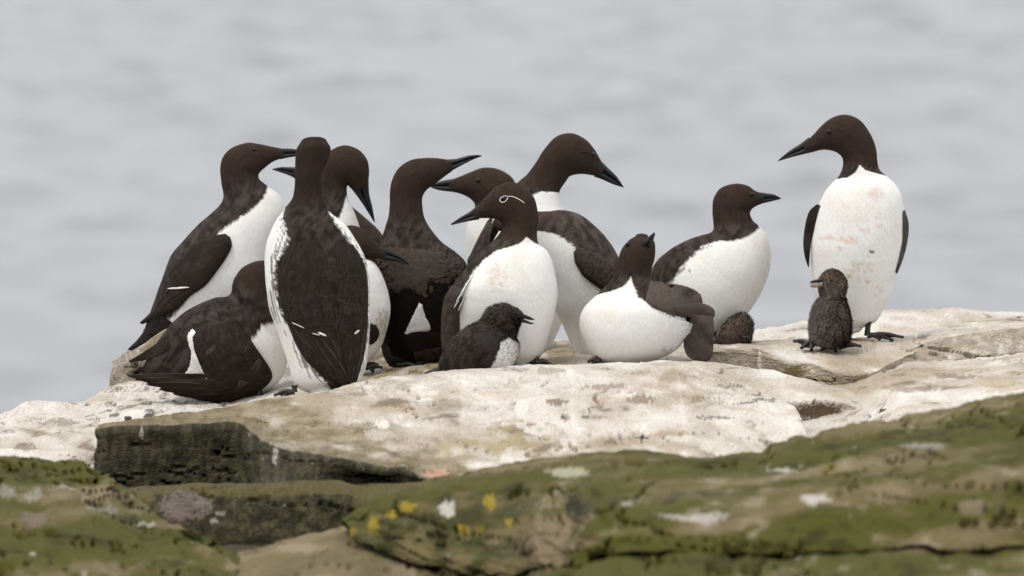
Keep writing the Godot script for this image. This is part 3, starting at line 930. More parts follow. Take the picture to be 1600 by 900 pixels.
	rock_patch("mossy_surface", [
		[[560, 860, 12.3], [900, 780, 12.4], [1200, 770, 12.4], [1700, 690, 12.4]],
		[[545, 822, 11.75], [575, 800, 11.8], [620, 778, 11.85], [680, 757, 11.9], [760, 738, 11.95], [850, 722, 12.0], [960, 710, 12.0], [1020, 712, 12.0], [1100, 722, 12.0], [1190, 716, 12.0], [1240, 698, 12.0], [1320, 672, 12.0], [1400, 654, 12.0], [1500, 635, 12.0], [1600, 619, 12.0], [1720, 605, 12.0]],
		[[548, 830, 11.62], [620, 800, 11.6], [720, 775, 11.6], [820, 765, 11.6], [960, 745, 11.55], [1190, 745, 11.5], [1400, 700, 11.5], [1600, 665, 11.5], [1720, 650, 11.5]],
		[[552, 840, 11.6], [620, 862, 11.5], [720, 880, 11.4], [800, 860, 11.35], [870, 830, 11.25], [930, 800, 11.1], [1190, 800, 11.0], [1400, 770, 11.0], [1600, 745, 11.0], [1720, 735, 11.0]],
		[[560, 858, 11.65], [650, 882, 11.5], [760, 900, 11.35], [900, 880, 11.0], [1100, 872, 10.9], [1250, 864, 10.85], [1440, 850, 10.8], [1480, 858, 10.8], [1600, 852, 10.8], [1720, 850, 10.8]],
		[[570, 862, 11.68], [760, 902, 11.38], [900, 882, 11.03], [1100, 875, 10.93], [1250, 867, 10.88], [1440, 855, 10.84], [1480, 863, 10.84], [1600, 856, 10.83], [1720, 854, 10.83]],
		[[580, 990, 11.2], [900, 980, 10.5], [1250, 980, 10.3], [1720, 980, 10.3]]], 640, [6, 22, 32, 28, 5, 18], 0.020, mossy_paint.bind([[585, 823, 10, 9, LICHEN, 1.0], [612, 806, 9, 8, LICHEN, 0.9], [640, 799, 14, 7, LICHEN, 0.9], [765, 787, 11, 13, LICHEN, 1.0], [725, 828, 10, 7, LICHEN, 1.0], [748, 826, 8, 7, LICHEN * 0.7, 0.7], [794, 814, 6, 7, LICHEN, 0.9], [553, 832, 7, 6, LICHEN * 0.7, 0.8], [700, 800, 13, 14, Color(0.5, 0.49, 0.45), 1.0], [1240, 737, 44, 4, GUANO * 0.75, 0.85], [1278, 791, 24, 8, GUANO * 0.8, 0.9], [1085, 809, 56, 6, GUANO * 0.65, 0.85], [890, 754, 36, 6, Color(0.42, 0.42, 0.30), 0.9], [980, 790, 10, 6, Color(0.35, 0.36, 0.28), 0.8], [905, 797, 20, 18, ALGAE, 0.95], [950, 784, 60, 5, ALGAE * 2.0, 0.6], [1090, 778, 60, 5, ALGAE * 2.0, 0.7], [1440, 697, 40, 7, GUANO * 0.5, 0.7], [1520, 800, 26, 12, Color(0.28, 0.22, 0.16), 0.6], [1390, 780, 40, 16, Color(0.27, 0.21, 0.13), 0.6], [860, 850, 40, 46, Color(0.26, 0.20, 0.13), 0.8], [1560, 770, 10, 40, Color(0.12, 0.10, 0.06), 0.5], [1300, 742, 20, 8, LICHEN * 0.6, 0.5]], 1.0), M.mossy, t, 2.4, [4])
	# loose stones and litter on the ledge
	for q in [[1383, 645, 13.2, 11, "round brown pellet lying at the tip of the mossy boulder", Color(0.15, 0.11, 0.08)], [200, 654, 13.55, 6, "small dark pebble on the whitened ledge behind the boulder", Color(0.11, 0.10, 0.09)], [232, 650, 13.7, 7, "flat grey pebble beside the boulder's upper rim", Color(0.16, 0.15, 0.14)], [608, 577, 13.98, 6, "small tan pebble by the dark standing bird's feet", Color(0.34, 0.29, 0.2)], [645, 581, 13.9, 7, "flat tan pebble between the black-backed bird and the chick", Color(0.40, 0.34, 0.24)], [1313, 489, 14.72, 4, "tiny dark pebble on the ledge skyline", Color(0.10, 0.09, 0.08)]]:
		var st := SphereMesh.new()
		st.radial_segments = 20
		st.rings = 12
		var src := st.get_mesh_arrays()
		var V: PackedVector3Array = src[Mesh.ARRAY_VERTEX]
		var sz: float = q[3] * q[2] / F
		for k in V.size():
			var v := V[k] * 2.0
			V[k] = v * sz * Vector3(1.0, 0.62, 0.9) * (1.0 + 0.45 * nz.get_noise_3d(v.x * 6.0 + q[0], v.y * 6.0, v.z * 6.0))
		src[Mesh.ARRAY_VERTEX] = V
		var am := ArrayMesh.new()
		am.add_surface_from_arrays(Mesh.PRIMITIVE_TRIANGLES, src)
		var pm := M.rock.duplicate() as StandardMaterial3D
		pm.vertex_color_use_as_albedo = false
		pm.albedo_color = (q[5] as Color).linear_to_srgb()
		var o := mesh_node("pebble", am, pm, self)
		o.position = at(q[0], q[1], q[2])
		tag(o, q[4], "pebble", "loose stones on the ledge")

func mossy_paint(x: float, y: float, p: Vector3, v: float, h: float, crack: float, f: float, list: Array, green: float) -> Color:
	var w := p.y - 0.14 * p.x - 0.10 * p.z
	var a := nf.get_noise_3d(p.x * 1.3, w * 9.0, p.z * 1.5)
	var b := nf.get_noise_3d(p.x * 2.6, w * 20.0, p.z * 3.0 + 9.0)
	var e := nf.get_noise_3d(p.x * 14.0 + 5.0, p.y * 18.0, p.z * 14.0)
	var c := OLIVE.lerp(Color(0.20, 0.162, 0.088), clampf(0.36 + a * 2.2 + b * 0.6, 0.0, 1.0))
	c = c.lerp(MOSS, smoothstep(-0.12, 0.3, b * 0.7 - a * 0.9 + e * 0.22 + (0.2 if green < 0.9 else 0.2) + clampf((y - 760.0) / 400.0, -0.12, 0.2)) * 0.9)
	c = c.lerp(Color(0.026, 0.027, 0.008), smoothstep(0.16, 0.45, e * 0.7 + b * 0.5 - a * 0.4) * 0.7)
	c = c.lerp(Color(0.33, 0.295, 0.21), smoothstep(0.26, 0.46, a * 0.6 - e * 0.7) * (0.6 if green > 0.9 else 0.25))
	if green > 0.9 and x < 850.0 and v > 2.0:
		c = c.lerp(Color(0.04, 0.045, 0.018).lerp(Color(0.20, 0.16, 0.08), clampf(0.35 + e * 1.6 + b, 0, 1)), (1.0 - smoothstep(800.0, 900.0, x)) * 0.75)
	if f > 0.62: c = c.lerp(GUANO * 0.7, 0.5)
	return spots(c, x, y, list)

const G := "guillemots gathered on the ledge"
func build_birds() -> void:
	var wa := Color(0.041, 0.032, 0.027)
	var wb := Color(0.015, 0.0118, 0.0100)
	var wg := Color(0.082, 0.066, 0.056)
	var D := 14.25
	# A: standing side-on, looking towards the back-turned bird
	start("guillemot", "standing guillemot leaning forward side-on, long wingtips and tail pointing off the ledge", "bird", G, 300, 575, D)
	body([[226, 514, 244, 542, 0.3, 2.0], [240, 478, 300, 552, 0.35, 2.0], [254, 440, 362, 535, 0.35, 2.0], [269, 402, 402, 495, 0.35, 2.0], [290, 374, 428, 445, 0.3, 2.0], [310, 352, 443, 385, 0.28, 2.0], [331, 333, 448, 340, 0.44, 2.0], [345, 319, 438, 308, 0.72, 2.0], [350, 305, 420, 292, 0.97, 2.0], [346, 284, 406, 281], [344, 264, 404, 273], [348, 246, 408, 267], [362, 231, 414, 262], [386, 223, 420, 257], [405, 225, 426, 253], [424, 229, 433, 250], [440, 232, 442, 247]], {"D": D, "nh": 9, "jag": 0.025})
	bill([[436, 232, 438, 249], [452, 232, 452, 246], [466, 234, 466, 244], [485, 240, 485, 241]], D)
	sheet("wing", [[352, 365, 360, 371], [336, 368, 362, 385], [311, 377, 354, 402], [286, 398, 341, 421], [267, 418, 322, 445], [256, 447, 297, 463], [247, 472, 276, 481], [232, 491, 251, 495], [218, 504, 222, 507]], 13.0, wa, wb)
	feather(262, 440, 244, 478, 9, wa, wb, 0.0, 2.0)
	coverts(345, 335, 275, 410, 12, 16, -13, 16, 11, wg, wb)
	coverts(345, 385, 285, 425, 12, 14, -14, 12, 10, wg, wb)
	feather(330, 428, 262, 470, 12, wa, wb, 0.3, 1.6)
	feather(318, 412, 258, 458, 12, wa, wb, 0.3, 1.6)
	feather(308, 396, 262, 440, 12, wg, wa, 0.25, 1.6)
	feather(285, 452, 224, 503, 9, wa, wb, 0.2)
	feather(262, 451, 296, 449, 3.0, WHITE, WHITE, 0.0, 2.5, "white_wing_bar")
	sheet("tail", [[246, 488, 272, 505], [230, 510, 256, 520], [215, 530, 234, 532], [199, 546, 206, 548]], 4.0, wa, wb, null, {"reach": 14})
	sheet("undertail", [[262, 512, 276, 526], [240, 526, 256, 540], [216, 545, 222, 550]], 4.0, Color(0.62, 0.55, 0.42), Color(0.40, 0.31, 0.20), null, {"reach": 14})
	eye(397, 234, 2.6)
	cord("eye_fold", [[392, 236], [380, 243], [370, 256]], 0.55, M.fold)
	foot(330, 582, [[345, 592], [362, 586]], D - 0.05, 50.0)
	# E: hidden behind, only the bill and shoulder show
	D = 14.46
	start("guillemot", "guillemot hidden behind the back-turned bird with only its bill tip and shoulder showing", "bird", G, 535, 575, D)
	body([[505, 560, 560, 560], [488, 500, 598, 490], [480, 440, 612, 430], [480, 390, 606, 385], [486, 352, 592, 360], [492, 328, 566, 336], [495, 306, 545, 318], [490, 292, 533, 302], [482, 288, 533, 282], [476, 286, 526, 267], [470, 284, 508, 258], [465, 282, 488, 258], [461, 279, 463, 261]], {"D": D, "nh": 4})
	bill([[466, 261, 464, 280], [450, 261, 449, 273], [438, 261, 437, 269], [425, 264, 425, 265]], D)
	foot(540, 580, [[528, 586], [548, 588]], D - 0.05, 22.0)
	# D: neck bent, bill pointing down
	D = 14.22
	start("guillemot", "guillemot bowing its head with the bill pointing straight down, behind the back-turned bird", "bird", G, 510, 580, D)
	body([[475, 562, 540, 562, -1, 2], [462, 500, 562, 500, 0.4, 2], [458, 440, 570, 440, 0.45, 2.0], [465, 390, 572, 390, 0.5, 2.0], [478, 355, 563, 352, 0.55, 2.0], [490, 330, 555, 329, 0.7, 2.0], [500, 312, 545, 311, 0.9, 2.0], [503, 296, 542, 298], [503, 278, 542, 293], [505, 256, 543, 290], [516, 236, 544, 290], [537, 227, 545, 291], [559, 233, 546, 292], [573, 248, 547, 293], [577, 266, 549, 295], [576, 281, 553, 299]], {"D": D, "nh": 7, "jag": 0.02})
	bill([[576, 276, 549, 295], [577, 302, 559, 308], [582, 324, 570, 324], [586, 348, 585, 348]], D)
	foot(505, 590, [[492, 596], [520, 598]], D - 0.05, 25.0)
	# F: low head with long bill to the right
	D = 14.02
	start("guillemot", "white-fronted guillemot peering out beside the back-turned bird, long bill drooping", "bird", G, 560, 590, D)
	body([[532, 574, 572, 570, -1, 2], [512, 552, 590, 550, -1, 2], [500, 520, 603, 518, -1, 2], [496, 484, 608, 484, -1, 2], [498, 450, 603, 450, -1, 2], [504, 425, 594, 425, -1, 2], [512, 409, 584, 410, 0.3, 2], [518, 394, 574, 405], [523, 377, 572, 403], [531, 361, 573, 403], [545, 352, 578, 403], [562, 355, 584, 404], [577, 367, 591, 404], [590, 380, 597, 405], [600, 388, 602, 405]], {"D": D, "nh": 7, "far": "brown", "stains": [[598, 510, 14, 30, Color(0.35, 0.28, 0.16), 0.1, 0.7]]})
	bill([[594, 384, 595, 405], [618, 395, 618, 409], [632, 404, 630, 412], [641, 414, 640, 415]], D, 0.5)
	cord("gape_line", [[572, 394], [588, 394], [604, 397]], 0.7, M.fold)
	sheet("wing", [[572, 503, 588, 508], [570, 515, 593, 520], [570, 528, 589, 532], [572, 536, 580, 539]], 8.0, wa, wb)
	foot(572, 574, [[590, 570, -0.02], [598, 575], [584, 582]], D, 14.0)
	# G: dark back, head raised to the right
	D = 14.12
	start("guillemot", "dark guillemot seen from behind, head raised with bill pointing up over its shoulder", "bird", G, 650, 585, D)
	body([[612, 574, 684, 570], [600, 555, 716, 550], [593, 520, 730, 515], [588, 480, 738, 475], [586, 445, 737, 440], [586, 415, 729, 413], [590, 392, 712, 394], [596, 370, 690, 378], [602, 352, 674, 361], [607, 336, 663, 341], [609, 318, 660, 322], [609, 302, 660, 309], [612, 283, 664, 300], [622, 264, 671, 293], [640, 251, 680, 287], [660, 247, 689, 280], [682, 247, 697, 274], [703, 250, 704, 269]], {"D": D, "nh": 9, "kb": 0.78})
	bill([[698, 249, 692, 276], [712, 248, 706, 267], [732, 243, 722, 258], [745, 242, 738, 250], [754, 243, 753, 244]], D, 0.5)
	cord("eye_fold", [[672, 266], [662, 272], [652, 288]], 0.55, M.fold)
	sheet("wing", [[600, 436, 662, 426], [596, 470, 660, 462], [598, 500, 652, 505], [604, 530, 646, 545], [612, 555, 650, 568]], 4.0, wb * 0.8, wb * 0.5)  # both wings: blackish plumage, painted darker for the shade under the mantle
	sheet("wing", [[655, 430, 725, 425], [652, 460, 732, 455], [654, 485, 730, 490], [656, 505, 722, 520], [660, 525, 705, 545]], 4.0, wb * 0.8, wb * 0.5)
	sheet("mantle", [[594, 385, 706, 392], [588, 405, 724, 410], [588, 422, 730, 422], [592, 438, 722, 430], [604, 456, 664, 442]], 3.0, Color(0.085, 0.067, 0.056), wa, null, {"rag": 5.0, "nw": 40})
	for k in 13:
		var fx := 600.0 + k * 9.5
		var fy := 436.0 - maxf(0.0, fx - 650.0) * 0.16 + rng.randf() * 6.0
		feather(fx, fy, fx - 3.0 + rng.randf() * 8.0, fy + 18.0 + rng.randf() * 9.0, 14.0, Color(0.080, 0.062, 0.051), wa, 0.08, 1.0)
	sheet("white_flank_tuft", [[655, 474, 660, 476], [646, 492, 664, 492], [638, 508, 671, 508], [629, 528, 674, 518]], 4.0, WHITE, WHITE * 0.8, null, {"rag": 1.5})
	sheet("drooped_wing", [[690, 519, 690, 541], [668, 518, 665, 546], [645, 519, 640, 549], [628, 527, 628, 534]], 5.0, wb, wb * 0.7)  # dark wing whose colour also holds some mantle shade
	foot(655, 575, [[620, 570], [632, 578], [650, 582]], D - 0.06, 10.0)
	# H: rear bird facing left
	D = 14.52
	start("guillemot", "guillemot at the back facing the dark bird, pale shaded breast", "bird", G, 780, 580, D)
	body([[745, 562, 800, 562, -1, 0.5], [732, 500, 838, 500, -1, 0.5], [729, 440, 852, 440, -1, 0.5], [732, 400, 850, 400, -1, 0.5], [730, 370, 836, 370, -1, 0.5], [731, 350, 825, 345, -1, 0.45], [736, 335, 815, 322, -1, 0.35], [742, 322, 809, 303], [740, 316, 807, 290], [734, 310, 798, 275], [727, 306, 778, 264], [720, 303, 755, 262], [713, 301, 735, 269], [708, 300, 718, 276], [703, 298, 705, 281]], {"D": D, "nh": 7})
	bill([[710, 279, 708, 300], [692, 282, 690, 298], [679, 286, 678, 295], [670, 290, 670, 291]], D)
	eye(748, 282, 4.0)
	foot(775, 570, [[762, 576], [785, 578]], D - 0.05, 20.0)
	# I: tall bird behind, looking right
	D = 14.32
	start("guillemot", "tall guillemot behind the bridled one, craning its neck with a white collar below", "bird", G, 810, 585, D)
	body([[775, 562, 850, 562, -1, 2], [752, 500, 880, 500, 0.1, 2], [740, 450, 893, 450, 0.12, 2], [735, 408, 898, 403, 0.14, 2], [748, 373, 897, 366, 0.13, 2], [764, 343, 888, 341, 0.06, 2], [784, 316, 879, 323, 0.3, 2], [801, 294, 874, 306, 0.55, 2], [812, 282, 874, 300, 1.1, 2], [824, 272, 878, 292], [838, 253, 884, 284], [851, 232, 890, 276], [870, 213, 899, 273], [893, 208, 909, 272], [914, 217, 919, 273], [928, 232, 926, 274], [937, 247, 931, 275], [943, 257, 936, 277]], {"D": D, "nh": 8, "streak": 0.3})
	bill([[938, 250, 928, 276], [951, 263, 942, 281], [964, 276, 958, 288], [975, 293, 974, 293]], D, 0.5)
	eye(926, 241, 3.6)
	cord("eye_fold", [[922, 238], [908, 237], [890, 243]], 0.55, M.fold)
	sheet("wing", [[762, 344, 770, 350], [748, 370, 766, 372], [736, 395, 762, 400], [730, 412, 752, 425], [738, 460, 756, 465]], 7.0, wg, wb)
	foot(820, 572, [[806, 578], [832, 580]], D - 0.05, 20.0)
	# J: hunched bird with folded wing, head tucked behind the bridled one
	D = 14.1
	start("guillemot", "hunched guillemot with arched brown back and folded wing, head hidden behind the bridled one", "bird", G, 910, 570, D)
	body([[899, 563, 926, 562, -1, 2], [892, 542, 948, 540, -1, 0.9], [878, 510, 965, 500, -1, 0.85], [862, 480, 974, 460, -1, 0.75], [850, 450, 974, 425, -1, 0.62], [838, 420, 964, 400, -1, 0.58], [828, 396, 948, 374, -1, 0.56], [820, 380, 925, 348, -1, 0.45], [814, 367, 903, 333, -1, 0.2], [806, 360, 878, 328], [800, 360, 858, 330], [793, 362, 838, 330], [784, 362, 816, 328], [776, 358, 797, 330], [771, 352, 780, 336]], {"D": D, "nh": 9, "streak": 0.12, "jag": 0.03, "dark": 1.35})
	bill([[772, 345, 784, 354, -10], [767, 360, 778, 364, -16], [765, 372, 772, 374, -22], [764, 384, 765, 384, -26]], D)
	sheet("wing", [[896, 394, 898, 410], [905, 387, 908, 426], [924, 392, 922, 440], [945, 404, 940, 452], [962, 418, 958, 462], [972, 440, 968, 470]], 12.0, wg, wb)
	feather(908, 425, 950, 455, 9, wa, wb, 0.1)
	feather(912, 405, 962, 432, 10, wg, wa, 0.1)
	coverts(870, 345, 950, 395, 10, 18, 14, 12, 11, wg * 1.5, wa * 1.2)
	foot(905, 566, [[868, 566], [884, 572], [900, 574]], D - 0.02, 12.0)
	# M: right-facing bird sheltering a chick
	D = 14.22
	start("guillemot", "full-breasted guillemot in profile sheltering a downy chick under its belly", "bird", G, 1110, 550, D)
	body([[1012, 444, 1040, 496, 0.3, 2], [1016, 424, 1086, 524, 0.3, 2], [1028, 405, 1128, 523, 0.24, 2], [1045, 391, 1162, 498, 0.2, 2], [1062, 381, 1183, 468, 0.18, 2], [1080, 372, 1197, 438, 0.17, 2], [1096, 367, 1204, 406, 0.24, 2], [1108, 364, 1201, 376, 0.6, 2], [1114, 358, 1190, 356, 0.95, 2], [1114, 345, 1177, 345], [1113, 328, 1172, 334], [1115, 310, 1174, 328], [1126, 294, 1177, 325], [1148, 287, 1180, 323], [1168, 290, 1184, 321], [1180, 298, 1189, 319], [1191, 302, 1193, 317]], {"D": D, "nh": 9, "streak": 0.16, "jag": 0.02})
	bill([[1184, 300, 1184, 320], [1198, 302, 1196, 317], [1210, 304, 1208, 314], [1221, 310, 1220, 311]], D)
	coverts(1105, 375, 1035, 412, 9, 18, -14, 9, 10, wg, wb)
	eye(1174, 304, 3.6)
	cord("gape_line", [[1180, 313], [1188, 310], [1193, 308]], 0.7, M.fold)
	foot(1120, 540, [[1108, 546], [1132, 548]], D - 0.03, 25.0)
	# B: crouching with drooped wing
	D = 14.0
	start("guillemot", "crouching guillemot with a drooped dark wing spread along the rock", "bird", G, 330, 632, D)
	body([[222, 572, 226, 586], [238, 546, 240, 600], [258, 518, 262, 610, 0.94, 2], [285, 492, 300, 618, 0.9, 2], [310, 477, 350, 624, 0.8, 2], [336, 467, 400, 618, 0.62, 2], [354, 465, 438, 592, 0.5, 2], [362, 459, 450, 548, 0.55, 2], [364, 448, 447, 508, 0.85, 2], [367, 434, 442, 478], [378, 419, 442, 462], [397, 409, 444, 452], [414, 407, 447, 446], [430, 411, 450, 440], [445, 420, 453, 435]], {"D": D, "nh": 9, "kb": 0.7, "dark": 0.85})
	bill([[440, 417, 450, 437], [455, 427, 462, 440], [470, 438, 475, 445], [486, 448, 487, 449]], D)
	sheet("tail", [[262, 520, 268, 545], [245, 536, 246, 556], [224, 550, 225, 563], [201, 564, 203, 566]], 4.0, wa, wb, null, {"reach": 14})
	sheet("white_flank_tuft", [[299, 552, 305, 556], [297, 568, 311, 572], [292, 580, 317, 584], [284, 586, 318, 590]], 4.0, WHITE, WHITE * 0.75, null, {"rag": 1.5})
	var w := sheet("wing", [[306, 513, 372, 500], [296, 526, 398, 540], [304, 548, 412, 560], [318, 575, 424, 580], [322, 590, 424, 594], [312, 594, 408, 610], [300, 596, 380, 626], [280, 594, 340, 630], [250, 589, 290, 620], [222, 585, 240, 602], [196, 585, 200, 588]], 15.0, wa, wb, null, {"nw": 30})
	for q in [[340, 588, 200, 588, 10], [345, 597, 212, 593, 10], [352, 606, 228, 600, 11], [358, 614, 248, 608, 11], [364, 621, 270, 615, 11]]:
		feather(q[0], q[1], q[2], q[3], q[4], wa, wb, 0.25, 2.0)
	for q in [[372, 520, 340, 560, 14], [392, 540, 355, 585, 15], [408, 562, 372, 606, 15], [350, 515, 322, 556, 13]]:
		feather(q[0], q[1], q[2], q[3], q[4], wg, wa, 0.05, 2.0)
	coverts(360, 475, 290, 505, 10, 14, -14, 9, 11, wg, wb)
	coverts(375, 515, 400, 590, 18, 20, -12, 13, 12, wg * 0.9, wb)
	sheet("white_wing_bar", [[301, 514, 306, 519], [296, 519, 303, 524], [293, 526, 301, 529], [297, 545, 304, 546], [306, 566, 311, 566], [317, 586, 320, 586], [322, 592, 323, 592]], 3.0, WHITE, WHITE, null, {"rag": 1.0})
	foot(405, 622, [[398, 628], [418, 622]], D - 0.03, 14.0)
	# C: back to the viewer
	D = 13.76
	start("guillemot", "tall guillemot standing with its back turned, streaked white flanks and crossed wingtips", "bird", G, 500, 615, D)
	body([[484, 613, 540, 612, 0.6, 0.95, 0.7, 30], [462, 603, 557, 603, 0.52, 0.95, 0.8, 28], [451, 572, 571, 574, 0.25, 0.93, 0.86, 24], [442, 543, 576, 543, 0.17, 0.95, 0.9, 18], [431, 512, 579, 510, 0.14, 0.975, 0.92, 12], [423, 484, 579, 484, 0.1, 0.985, 0.92, 8], [418, 451, 579, 451, 0.1, 0.985, 0.92, 4], [415, 425, 576, 425, 0.11, 0.98, 0.92, 2], [414, 403, 571, 403, 0.16, 0.965, 0.9, 0], [417, 376, 556, 376, 0.26, 0.91, 0.9, 0], [429, 347, 537, 349, 0.16, 0.89, 0.9, 0], [444, 327, 516, 332, 0.03, 0.96, 0.9, 0], [456, 312, 507, 312, -1, 2, 0.9, 0], [460, 295, 503, 291, -1, 2, 0.92, 0], [461, 272, 504, 270, -1, 2, 0.95, 0], [461, 252, 512, 251, -1, 2, 1.0, -6], [463, 234, 517, 233, -1, 2, 1.0, -10], [470, 222, 511, 221, -1, 2, 1.0, -12]], {"D": D, "nh": 12, "inv": true, "dark": 0.8, "far": "white", "streak": 0.4, "cap": 0.37, "jag": 0.035, "sub": 10, "na": 150})
	bill([[484, 244, 500, 244, -40], [486, 246, 498, 246, -60], [489, 250, 495, 250, -85], [491, 254, 493, 254, -110]], D)
	var wl := sheet("wing", [[456, 378, 498, 374], [440, 412, 512, 410], [436, 450, 520, 450], [441, 482, 522, 485], [452, 513, 522, 512], [466, 545, 528, 540], [490, 575, 540, 572], [536, 600, 548, 603]], 5.0, wa, wb, null, {"nw": 30})
	var wr := sheet("wing", [[524, 380, 552, 382], [525, 414, 570, 414], [528, 450, 575, 450], [530, 482, 575, 482], [530, 512, 574, 512], [534, 545, 571, 545], [540, 575, 564, 575], [547, 600, 555, 604]], 5.0, wa, wb, null, {"nw": 30})
	for q in [[458, 505, 535, 600, 13], [470, 516, 545, 602, 14], [488, 518, 547, 600, 13], [510, 520, 530, 562, 9], [568, 508, 550, 602, 11], [556, 515, 547, 600, 9]]:
		feather(q[0], q[1], q[2], q[3], q[4], wa, wb, 0.55, 2.2)
	for r in 6:
		for k in 5:
			var fx := 452.0 + k * 14.0 + (r % 2) * 7.0
			var fy := 412.0 + r * 15.0
			if fx < 438.0 + r * 3.0 or fx > 518.0: continue
			fx += rng.randf_range(-4.0, 4.0)
			fy += rng.randf_range(-6.0, 6.0)
			feather(fx, fy, fx + rng.randf_range(-2.0, 8.0), fy + rng.randf_range(20.0, 28.0), 13, wa.lerp(Color(0.085, 0.066, 0.052), rng.randf() * 0.6), wb, 0.1, 1.0)
		for k in 3:
			var fx := 533.0 + k * 13.0 + (r % 2) * 5.0
			var fy := 418.0 + r * 15.0
			if fx > 570.0: continue
			fx += rng.randf_range(-4.0, 4.0)
			fy += rng.randf_range(-6.0, 6.0)
			feather(fx, fy, fx + rng.randf_range(-6.0, 3.0), fy + rng.randf_range(20.0, 28.0), 13, wa.lerp(Color(0.085, 0.066, 0.052), rng.randf() * 0.6), wb, 0.1, 1.0)
	for q in [[456, 504, 476, 513, 1.6], [488, 521, 500, 524, 1.6], [496, 519, 510, 525, 3.4], [553, 523, 562, 515, 3.4]]:
		feather(q[0], q[1], q[2], q[3], q[4], WHITE, WHITE, 0.0, 3.0, "white_wing_bar")
	foot(460, 612, [[428, 618], [436, 624], [452, 622]], D - 0.05, 10.0)
	foot(510, 608, [[494, 611], [502, 613], [520, 613]], D - 0.05, 8.0)
	# K: the bridled one
	D = 13.9
	start("guillemot", "guillemot with a white spectacle line round its eye, black chick at its breast", "bird", G, 800, 575, D)
	body([[778, 573, 834, 567, -1, 2], [747, 560, 850, 552, -1, 2], [724, 535, 858, 529, -1, 2], [713, 505, 864, 507, 0.02, 2], [706, 475, 869, 478, 0.06, 2], [706, 450, 871, 450, 0.13, 2], [722, 425, 868, 425, 0.12, 2], [738, 405, 863, 406, 0.15, 2], [754, 391, 855, 391, 0.24, 2], [768, 379, 842, 381, 0.6, 0.97], [778, 368, 839, 367], [785, 356, 841, 348], [784, 350, 840, 330], [780, 345, 834, 308], [772, 342, 818, 291], [764, 341, 798, 284], [757, 341, 778, 290], [750, 341, 763, 303], [745, 341, 751, 316], [742, 342, 741, 327]], {"D": D, "nh": 10, "far": "brown", "jag": 0.022, "stains": [[777, 434, 26, 26, Color(0.55, 0.40, 0.26), 0.15, 0.5]]})
	bill([[748, 319, 749, 343], [735, 330, 736, 345], [720, 339, 721, 348], [704, 350, 705, 352]], D)
	eye(787, 311, 4.0)
	cord("bridle_ring", [[793, 307], [789, 306], [783, 309], [781, 313], [784, 316], [789, 315], [793, 310], [793, 307]], 0.52, M.whitemark)
	cord("bridle_line", [[792, 307], [800, 307], [808, 310], [815, 314], [820, 318]], 0.55, M.whitemark)
	cord("gape_line", [[742, 330], [754, 329], [764, 327]], 0.7, M.fold)
	sheet("wing", [[706, 446, 724, 450], [694, 466, 720, 478], [690, 490, 717, 492], [689, 516, 717, 516], [690, 542, 714, 546], [697, 563, 708, 564]], 14.0, Color(0.085, 0.066, 0.054), wa, null, {"reach": 10})
	for q in [[724, 456, 709, 482, 2.6], [729, 446, 713, 472, 2.6], [735, 436, 719, 460, 2.6], [728, 460, 716, 486, 2.6], [740, 428, 727, 448, 2.4]]:
		feather(q[0], q[1], q[2], q[3], q[4], WHITE, WHITE * 0.9, 0.0, 3.0, "breast_feather")
	coverts(735, 412, 708, 450, 5, 10, -8, 13, 8, wg * 1.2, wa)
	foot(838, 566, [[818, 571], [842, 572], [862, 570]], D - 0.02, 22.0, -2.0)
	# L: sitting, looking up
	D = 13.88
	start("guillemot", "sitting guillemot with round white breast looking up over its shoulder", "bird", G, 985, 572, D)
	body([[962, 571, 1008, 568, -1, 2], [924, 558, 1050, 552, -1, 2], [909, 530, 1070, 530, -1, 2], [905, 502, 1078, 506, -1, 2], [912, 480, 1078, 484, -1, 0.66], [930, 461, 1064, 464, 0.0, 0.48], [944, 448, 1034, 450, 0.3, 0.52], [955, 435, 1018, 436, 0.46, 0.5], [962, 422, 1018, 422], [966, 404, 1023, 404], [972, 388, 1024, 389], [982, 376, 1022, 377], [993, 369, 1013, 370]], {"D": D, "nh": 8, "far": "brown", "kh": 0.95, "jag": 0.02})
	bill([[1001, 383, 1017, 386, 20], [1006, 378, 1019, 380, 24], [1013, 370, 1022, 372, 24], [1022, 363, 1024, 364, 24]], D, 0.6)
	eye(981, 382, 3.8)
	sheet("back", [[1016, 438, 1008, 470], [1040, 442, 1030, 484], [1062, 445, 1056, 494], [1080, 450, 1078, 496], [1093, 459, 1092, 490], [1098, 470, 1097, 482]], 9.0, wg * 1.35, wg * 0.75, null, {"rag": 1.0, "nw": 24, "reach": 12})
	sheet("wing_shoulder", [[1052, 478, 1056, 492], [1078, 474, 1080, 497], [1098, 474, 1098, 499], [1112, 480, 1112, 498], [1117, 486, 1117, 494]], 8.0, wg * 1.1, wg * 0.7, null, {"reach": 12})
	sheet("wing", [[1074, 490, 1114, 494], [1071, 512, 1116, 514], [1068, 536, 1115, 538], [1072, 553, 1113, 555], [1080, 561, 1109, 562], [1090, 565, 1102, 565]], 8.0, Color(0.115, 0.09, 0.075), wg * 0.9, null, {"reach": 14, "nw": 24})
	sheet("breast_tuft", [[1040, 492, 1034, 548], [1056, 494, 1050, 548], [1070, 500, 1064, 534], [1083, 508, 1078, 518]], 2.5, WHITE, WHITE * 0.93, null, {"rag": 2.5, "reach": 12, "nw": 24})
	foot(935, 564, [[918, 566], [926, 571]], D - 0.03, 12.0)
	# N: standing apart with chick
	D = 14.12
	start("guillemot", "guillemot standing apart beside a brown downy chick, reddish stains on its white breast", "bird", G, 1340, 530, D)
	var red := Color(0.62, 0.34, 0.26)
	var ochre := Color(0.58, 0.47, 0.32)
